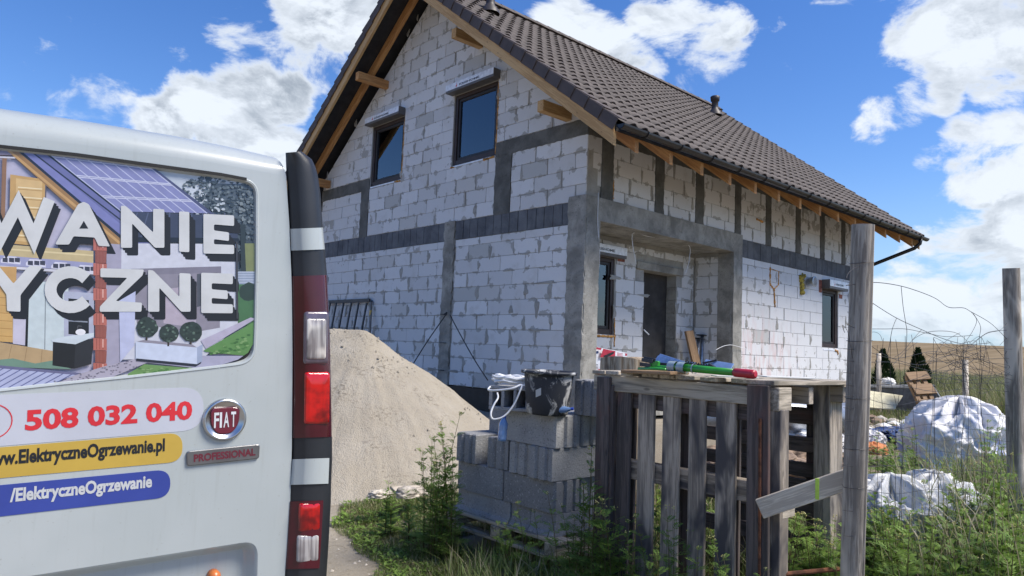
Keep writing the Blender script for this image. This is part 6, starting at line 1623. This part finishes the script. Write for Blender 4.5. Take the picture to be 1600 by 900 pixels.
# lumps by the track
st1 = lump('stone', base(636, 776, 6.1), .10, .08, .09, 'stone_pale', 4.4, 'pale stone lump at the foot of the sand heap by the tall weed', 'stone', .3, 24)
st2 = lump('stone', base(594, 776, 6.0), .11, .08, .06, 'stone_pale', 7.4, 'pale crust lump at the foot of the sand heap left of the weed', 'stone', .4, 30)
bd_ = thing('plank', 'short grey board end sticking out under the sand heap', 'plank', base(640, 768, 6.2)); board('board', at(616, 768, 6.15), at(664, 766, 6.35), (.6, .7, .2), .16, .025, 'wood_grey', bd_)
sr = tag(link('rusty_bar', mesh('rusty_bar', *tube([at(1216, 898, 3.5), at(1310, 889, 3.6)], .012, 8), 'rust')), 'rusty steel bar lying in the weeds at the lower right', 'steel bar')
# ------------------------------------------------------------------ vegetation
def leaf_pinnate(V, F, base_, dirv, up, L_, rr, pairs=6, wid=.34, droop=.5):
    """a feathery leaf: rachis with paired leaflets, each one a small kite"""
    d_ = Vector(dirv).normalized(); u = (Vector(up)-Vector(up).dot(d_)*d_).normalized(); s_ = d_.cross(u); p = Vector(base_); prev = p.copy(); n = pairs*2
    for i in range(pairs):
        t = (i+.6)/pairs; c = p+d_*L_*t-Vector((0, 0, 1))*droop*L_*t*t*.6
        tang = (c-prev).normalized(); prev = c
        ll = L_*wid*(1-abs(2*t-.85)**2*.75)
        for sg in (-1, 1):
            o = (s_*sg*.92+tang*.55+u*.10*rr.uniform(-1, 1.6)).normalized(); w = tang*ll*.23; b = len(V)
            V += [c-w*.4, c+o*ll*.5-w, c+o*ll, c+o*ll*.5+w]; F += [(b, b+1, b+2), (b, b+2, b+3)]
    b = len(V); e = p+d_*L_*1.05-Vector((0, 0, 1))*droop*L_*.62; w = s_*L_*.012
    mid = p+d_*L_*.5-Vector((0, 0, 1))*droop*L_*.15
    V += [p-w, p+w, mid+w, mid-w, e]; F += [(b, b+1, b+2, b+3), (b+3, b+2, b+4)]
def leaf_plain(V, F, base_, dirv, L_, w, rr, droop=.5):
    d_ = Vector(dirv).normalized(); s_ = d_.cross(Vector((0, 0, 1))).normalized(); b = len(V); g = Vector((0, 0, 1))
    a, c, e = Vector(base_), Vector(base_)+d_*L_*.45-g*droop*L_*.08, Vector(base_)+d_*L_-g*droop*L_*.5
    V += [a, c-s_*w, c-g*w*.25, c+s_*w, e]; F += [(b, b+1, b+2), (b, b+2, b+3), (b+1, b+4, b+2), (b+2, b+4, b+3)]
PROTO = {}
def proto_weed(kind, seed, h, stems=1, spread=.04, leaf=.15, dens=13, feather=True, buds=True):
    rr = random.Random(seed); SV, SF, LV, LF, BV, BF = [], [], [], [], [], []
    for s_ in range(stems):
        hh = h*rr.uniform(.72, 1.0) if s_ else h; a = rr.random()*6.28; o = Vector((math.cos(a), math.sin(a), 0))*spread*(rr.random() if s_ else .1)*stems**.5
        lean = Vector((rr.uniform(-.12, .12), rr.uniform(-.12, .12), 0)); P = [o+lean*hh*t*t+Vector((0, 0, hh*t)) for t in (0, .25, .5, .75, 1)]
        tube(P, [.0045, .004, .0034, .0026, .0016], 5, SV, SF)
        ph = rr.random()*6.28
        for k in range(dens):
            t = .10+.90*(k+rr.random()*.6)/dens; q = o+lean*hh*t*t+Vector((0, 0, hh*t)); an = ph+k*2.4; L_ = leaf*(1.12-.78*t)*rr.uniform(.8, 1.2)
            dv = Vector((math.cos(an), math.sin(an), .35+.55*t))
            if feather: leaf_pinnate(LV, LF, q, dv, (0, 0, 1), L_, rr)
            else: leaf_plain(LV, LF, q, dv, L_*.8, L_*.16, rr)
            if t > .55 and rr.random() < .5:
                leaf_pinnate(LV, LF, q, Vector((math.cos(an+2), math.sin(an+2), 1.2)), (0, 0, 1), L_*.6, rr, 5)
        if buds:
            top = P[-1]
            for k in range(5):
                c = top+Vector((rr.uniform(-.018, .018), rr.uniform(-.018, .018), rr.uniform(-.012, .014))); r_ = rr.uniform(.004, .0075); b = len(BV)
                for dx in ((r_, 0, 0), (0, r_, 0), (-r_, 0, 0), (0, -r_, 0), (0, 0, r_), (0, 0, -r_)): BV.append(c+Vector(dx))
                BF += [(b+i, b+(i+1) % 4, b+4) for i in range(4)]+[(b+(i+1) % 4, b+i, b+5) for i in range(4)]
    return (mesh('stem', SV, SF, 'weed_stem', smooth=True), mesh('foliage', LV, LF, kind, recalc=False), mesh('flower_bud', BV, BF, 'flower_yellow') if BV else None)
PROTO['tansy'] = [proto_weed('weed_leaf', 40+i, 1., stems=(1, 2, 3)[i % 3], leaf=(.26, .24, .28)[i % 3], dens=(15, 14, 16)[i % 3]) for i in range(5)]
PROTO['thistle'] = [proto_weed('weed_leaf', 60+i, 1., stems=2+i, leaf=.30, dens=19, feather=False, buds=False) for i in range(2)]
def weed(px, top, bot, dep_, kind='tansy', label='', group='feathery weeds by the pen', idx=None, wide=1.):
    p = at(px, bot, dep_); h = (bot-top)/FPX*dep_; g = gz(p.x, p.y)
    if p.z > g: h += p.z-g; p.z = g
    ms = PROTO[kind][(idx if idx is not None else R.randrange(99)) % len(PROTO[kind])]
    mw = Matrix.Translation(p) @ Matrix.Rotation(R.random()*6.28, 4, 'Z') @ Matrix.Diagonal((h**.75*wide, h**.75*wide, h, 1))
    root = link('weed', None, None, mw); tag(root, label, 'weed', group)
    for nm, me in zip(('stem', 'foliage', 'flower_bud'), ms):
        if me: o = link(nm, me, root, mw); 
        if me and nm != 'stem': o['kind'] = 'stuff'
    return root
ORD = 'first second third fourth fifth sixth seventh eighth ninth tenth eleventh twelfth thirteenth fourteenth'.split()
big = 'bushy green weed with yellow buds at the left corner of the block stack'
for px, top, bot, d_, k in ((686, 646, 815, 5.05, 0), (700, 664, 818, 5.0, 1), (672, 682, 815, 5.1, 2), (664, 705, 812, 5.1, 3), (706, 700, 822, 4.95, 4), (690, 690, 820, 5.0, 2), (680, 720, 822, 4.95, 1), (712, 745, 830, 4.9, 3), (699, 735, 826, 4.9, 0)):
    weed(px, top, bot, d_, 'tansy' if k != 9 else 'thistle', big, 'weeds at the left corner of the block stack', k, .86)
for px, top, bot, d_, wh in ((612, 752, 800, 5.6, 'middle'), (604, 762, 800, 5.6, 'leftmost'), (640, 765, 812, 5.4, 'rightmost')): weed(px, top, bot, d_, 'thistle', wh+' low leafy weed at the foot of the sand heap', 'low weeds at the foot of the sand heap')
for i_, (px, top, bot, d_) in enumerate(sorted(((790, 800, 870, 4.6), (822, 790, 880, 4.5), (846, 800, 890, 4.4), (872, 770, 890, 4.4), (905, 752, 890, 4.3), (917, 700, 900, 4.2), (930, 735, 900, 4.1), (895, 795, 900, 4.2), (922, 780, 905, 4.0), (940, 800, 900, 4.0)))):
    weed(px, top, bot, d_, 'tansy', ORD[i_]+' feathery weed from the left in front of the block stack and left pen corner', 'weeds before the block stack')
for i_, (px, top, bot, d_) in enumerate(sorted(((958, 780, 930, 3.9), (972, 800, 930, 3.9), (988, 832, 930, 3.8), (1016, 812, 935, 3.8), (1030, 850, 940, 3.6), (1046, 800, 940, 3.65), (1062, 836, 940, 3.6), (1086, 862, 945, 3.5), (1104, 872, 950, 3.5), (1138, 846, 950, 3.4), (1152, 878, 960, 3.3), (1170, 890, 960, 3.3), (1000, 868, 940, 3.6)))):
    weed(px, top, bot, d_, 'tansy', ORD[i_]+' feathery weed from the left before the slats of the pallet pen', 'weeds before the pallet pen')
rr = random.Random(15)
for k in range(30): weed(rr.uniform(1000, 1300), rr.uniform(760, 830), 960, rr.uniform(4.6, 5.6), 'tansy' if k % 3 else 'thistle', 'weed growing inside and behind the pallet pen', 'weeds inside the pallet pen')
for k in range(22): weed(rr.uniform(1215, 1330), rr.uniform(800, 860), 960, rr.uniform(3.5, 4.0), 'tansy', 'weed under the taped plank, right of the dark corner board', 'weeds under the taped plank')
for k in range(34): weed(rr.uniform(1345, 1600), rr.uniform(790, 850), 980, rr.uniform(3.3, 3.8), 'tansy' if k % 4 else 'thistle', 'weed in the foreground right of the near fence post', 'foreground weeds right of the near fence post')
for k in range(44): px = rr.uniform(1400, 1610); weed(px, 800-(px-1400)*.40+rr.uniform(-25, 60), 940, rr.uniform(3.9, 4.9), 'tansy' if k % 3 else 'thistle', 'tall weed along the wire fence before the white sheeting', 'tall weeds along the wire fence')
for k in range(12): weed(rr.uniform(1350, 1410), rr.uniform(765, 810), 930, rr.uniform(4.0, 4.5), 'thistle', 'dark leafy weed before the white sheeting next to the near post', 'dark weeds next to the near post')
for k in range(30): px = rr.uniform(1345, 1430); weed(px, rr.uniform(668, 730), 800, rr.uniform(6.0, 7.4), 'tansy' if k % 2 else 'thistle', 'weed between the near fence post and the big white sack', 'weeds beside the big white sack')
for k in range(34): px = rr.uniform(1420, 1600); weed(px, rr.uniform(712, 745), 830, rr.uniform(5.4, 6.6), 'tansy' if k % 2 else 'thistle', 'weed at the foot of the big white sack', 'weeds at the foot of the big white sack')
for k in range(10): weed(rr.uniform(1540, 1615), rr.uniform(640, 700), 800, rr.uniform(5.0, 6.0), 'tansy', 'tall weed beside the darker fence post', 'weeds beside the darker fence post')
# grass: nobody could count it
def blades(name, n, place_, hl, mats, label, wfac=.035, lean=.55, segs=2, seed=1):
    rr = random.Random(seed); V, F, MI = [], [], []
    for i in range(n):
        q = place_(rr)
        if q is None: continue
        x, y, z, sc = q; h = rr.uniform(*hl)*sc; a = rr.random()*6.28; d_ = Vector((math.cos(a), math.sin(a), 0)); ln_ = rr.random()*lean*h; w = max(.0012, h*wfac*rr.uniform(.6, 1.3)); s_ = Vector((-d_.y, d_.x, 0))*w; b = len(V); p = Vector((x, y, z))
        m = p+d_*ln_*.35+Vector((0, 0, h*.6)); e = p+d_*ln_+Vector((0, 0, h*(1-.25*rr.random()*lean)))
        V += [p-s_, p+s_, m+s_*.8, m-s_*.8, e]; F += [(b, b+1, b+2, b+3), (b+3, b+2, b+4)]; k = 0 if rr.random() > .24 else 1; MI += [k, k]
    o = link(name, mesh(name, V, F, mats, recalc=False, midx=MI)); o['kind'] = 'stuff'; o['label'] = label; return o
def near(rr):
    x, y = rr.uniform(-6.0, -3.7), rr.uniform(-4.6, -1.0); t = .898*(x+4.4)-.437*(y+1.3)+.2; n_ = noise.noise((x*1.4, y*1.4, 11)); 
    e = t+.26*n_
    if e < .0 or (y > -1.35 and rr.random() < .75): return None
    if noise.noise((x*3, y*3, 4)) < -.22-.5*min(1, e): return None
    if x > SX-.02 and y < -2.8: return None
    return x, y, gfine(x, y)-.005, min(1, .5+e*.75)
blades('grass', 90000, near, (.03, .11), ['grass_green', 'grass_dry'], 'short trampled grass and herbs between the sandy track and the block stack', .045, .95, seed=3)
def herb(rr):
    x, y = rr.uniform(-6.3, -3.7), rr.uniform(-5.2, -1.3); t = .898*(x+4.4)-.437*(y+1.3)+.2
    if t+.3*noise.noise((x*1.4, y*1.4, 11)) < .02 or (x > SX-.02 and y < -2.8) or noise.noise((x*2.4, y*2.4, 8)) < -.05: return None
    return x, y, gfine(x, y), 1
rr = random.Random(6); V, F = [], []
for i in range(9000):
    q = herb(rr)
    if q is None: continue
    a = rr.random()*6.28
    for k in range(3): leaf_plain(V, F, (q[0], q[1], q[2]+rr.uniform(0, .04)), (math.cos(a+k*2.1), math.sin(a+k*2.1), rr.uniform(.1, .9)), rr.uniform(.025, .06), rr.uniform(.006, .014), rr, .3)
o = link('ground_herbs', mesh('ground_herbs', V, F, 'weed_leaf', recalc=False)); o['kind'] = 'stuff'; o['label'] = 'low leafy herbs in the trampled grass before the block stack'
V, F = [], []
for i in range(420):
    q = herb(rr)
    if q is None: continue
    c = Vector((q[0], q[1], q[2]+rr.uniform(.03, .10))); r_ = rr.uniform(.004, .009); b = len(V); V += [c+Vector((r_*math.cos(k*1.26), r_*math.sin(k*1.26), 0)) for k in range(5)]; F.append(tuple(range(b, b+5)))
o = link('small_flowers', mesh('small_flowers', V, F, 'flower_yellow', recalc=False)); o['kind'] = 'stuff'; o['label'] = 'tiny pale yellow flowers scattered in the trampled grass'
def right(rr):
    x, y = rr.uniform(-5.6, 3.5), rr.uniform(-8.2, -4.9); 
    if PX-.02 < x < -3.7 and y > -5.5: return None
    return x, y, gz(x, y)-.01, 1
blades('tall_grass', 15000, right, (.12, .42), ['grass_green', 'grass_dry'], 'rank grass among the weeds along the wire fence', .014, .8, seed=5)
def stalk(rr):
    d_ = rr.uniform(3.3, 5.5); px = rr.uniform(1420, 1640); p = at(px, 900, d_); return p.x, p.y, gz(p.x, p.y), 1
blades('dry_stalks', 520, stalk, (.45, 1.15), ['grass_dry', 'grass_tall'], 'long dry grass stalks leaning along the wire fence', .0028, 1.1, seed=9)
def under(rr):
    p = at(rr.uniform(700, 1330), 905, rr.uniform(3.2, 4.6)); x, y = p.x, p.y
    if x > PX-.05 and y > -5.5: return None
    return x, y, gz(x, y)-.01, 1
blades('tall_grass', 9000, under, (.08, .34), ['grass_green', 'grass_dry'], 'rank grass at the foot of the pallet pen', .016, .8, seed=12)
def penin(rr): return (lambda x, y: (x, y, gz(x, y), 1))(rr.uniform(-4.6, -2.6), rr.uniform(-5.4, -3.2))
blades('tall_grass', 5000, penin, (.1, .4), ['grass_green', 'grass_dry'], 'grass growing inside and behind the pallet pen', .016, .8, seed=13)
def meadow(rr):
    d_ = 12.5+26*rr.random()**1.5; px = rr.uniform(1290, 1700); p = at(px, 575, d_); z = gz(p.x, p.y)
    if d_ < 17 and px < 1475: return None
    return p.x, p.y, z, .75+.5*noise.noise((p.x*.25, p.y*.25, 2))
blades('meadow_grass', 42000, meadow, (.55, 1.05), ['grass_tall', 'grass_dry'], 'tall pale green meadow grass before the crop field', .014, .5, seed=14)
def meadow2(rr):
    d_ = 11+5*rr.random(); px = rr.uniform(1290, 1500); p = at(px, 640, d_); return p.x, p.y, gz(p.x, p.y), .6+.6*noise.noise((p.x*.7, p.y*.7, 5))
blades('meadow_grass', 5000, meadow2, (.08, .30), ['grass_green', 'grass_dry'], 'low grass round the grey trough', .03, .7, seed=16)
# litter on the track and on the sand
rr = random.Random(44); V, F = [], []
for i in range(1500):
    x, y = rr.uniform(-7, -2.5), rr.uniform(-5, .5); t = .898*(x+4.4)-.437*(y+1.3)
    if t > .25: continue
    r_ = rr.uniform(.004, .016); c = Vector((x, y, gfine(x, y)+r_*.3)); b = len(V)
    for k in range(5): V.append(c+Vector((r_*math.cos(k*1.26)*rr.uniform(.6, 1.3), r_*math.sin(k*1.26)*rr.uniform(.6, 1.3), -.003)))
    V.append(c+Vector((0, 0, r_*.6))); F += [(b+k, b+(k+1) % 5, b+5) for k in range(5)]
o = link('pebbles', mesh('pebbles', V, F, 'stone_pale', recalc=False)); o['kind'] = 'stuff'; o['label'] = 'small pebbles and crumbs on the sandy track'
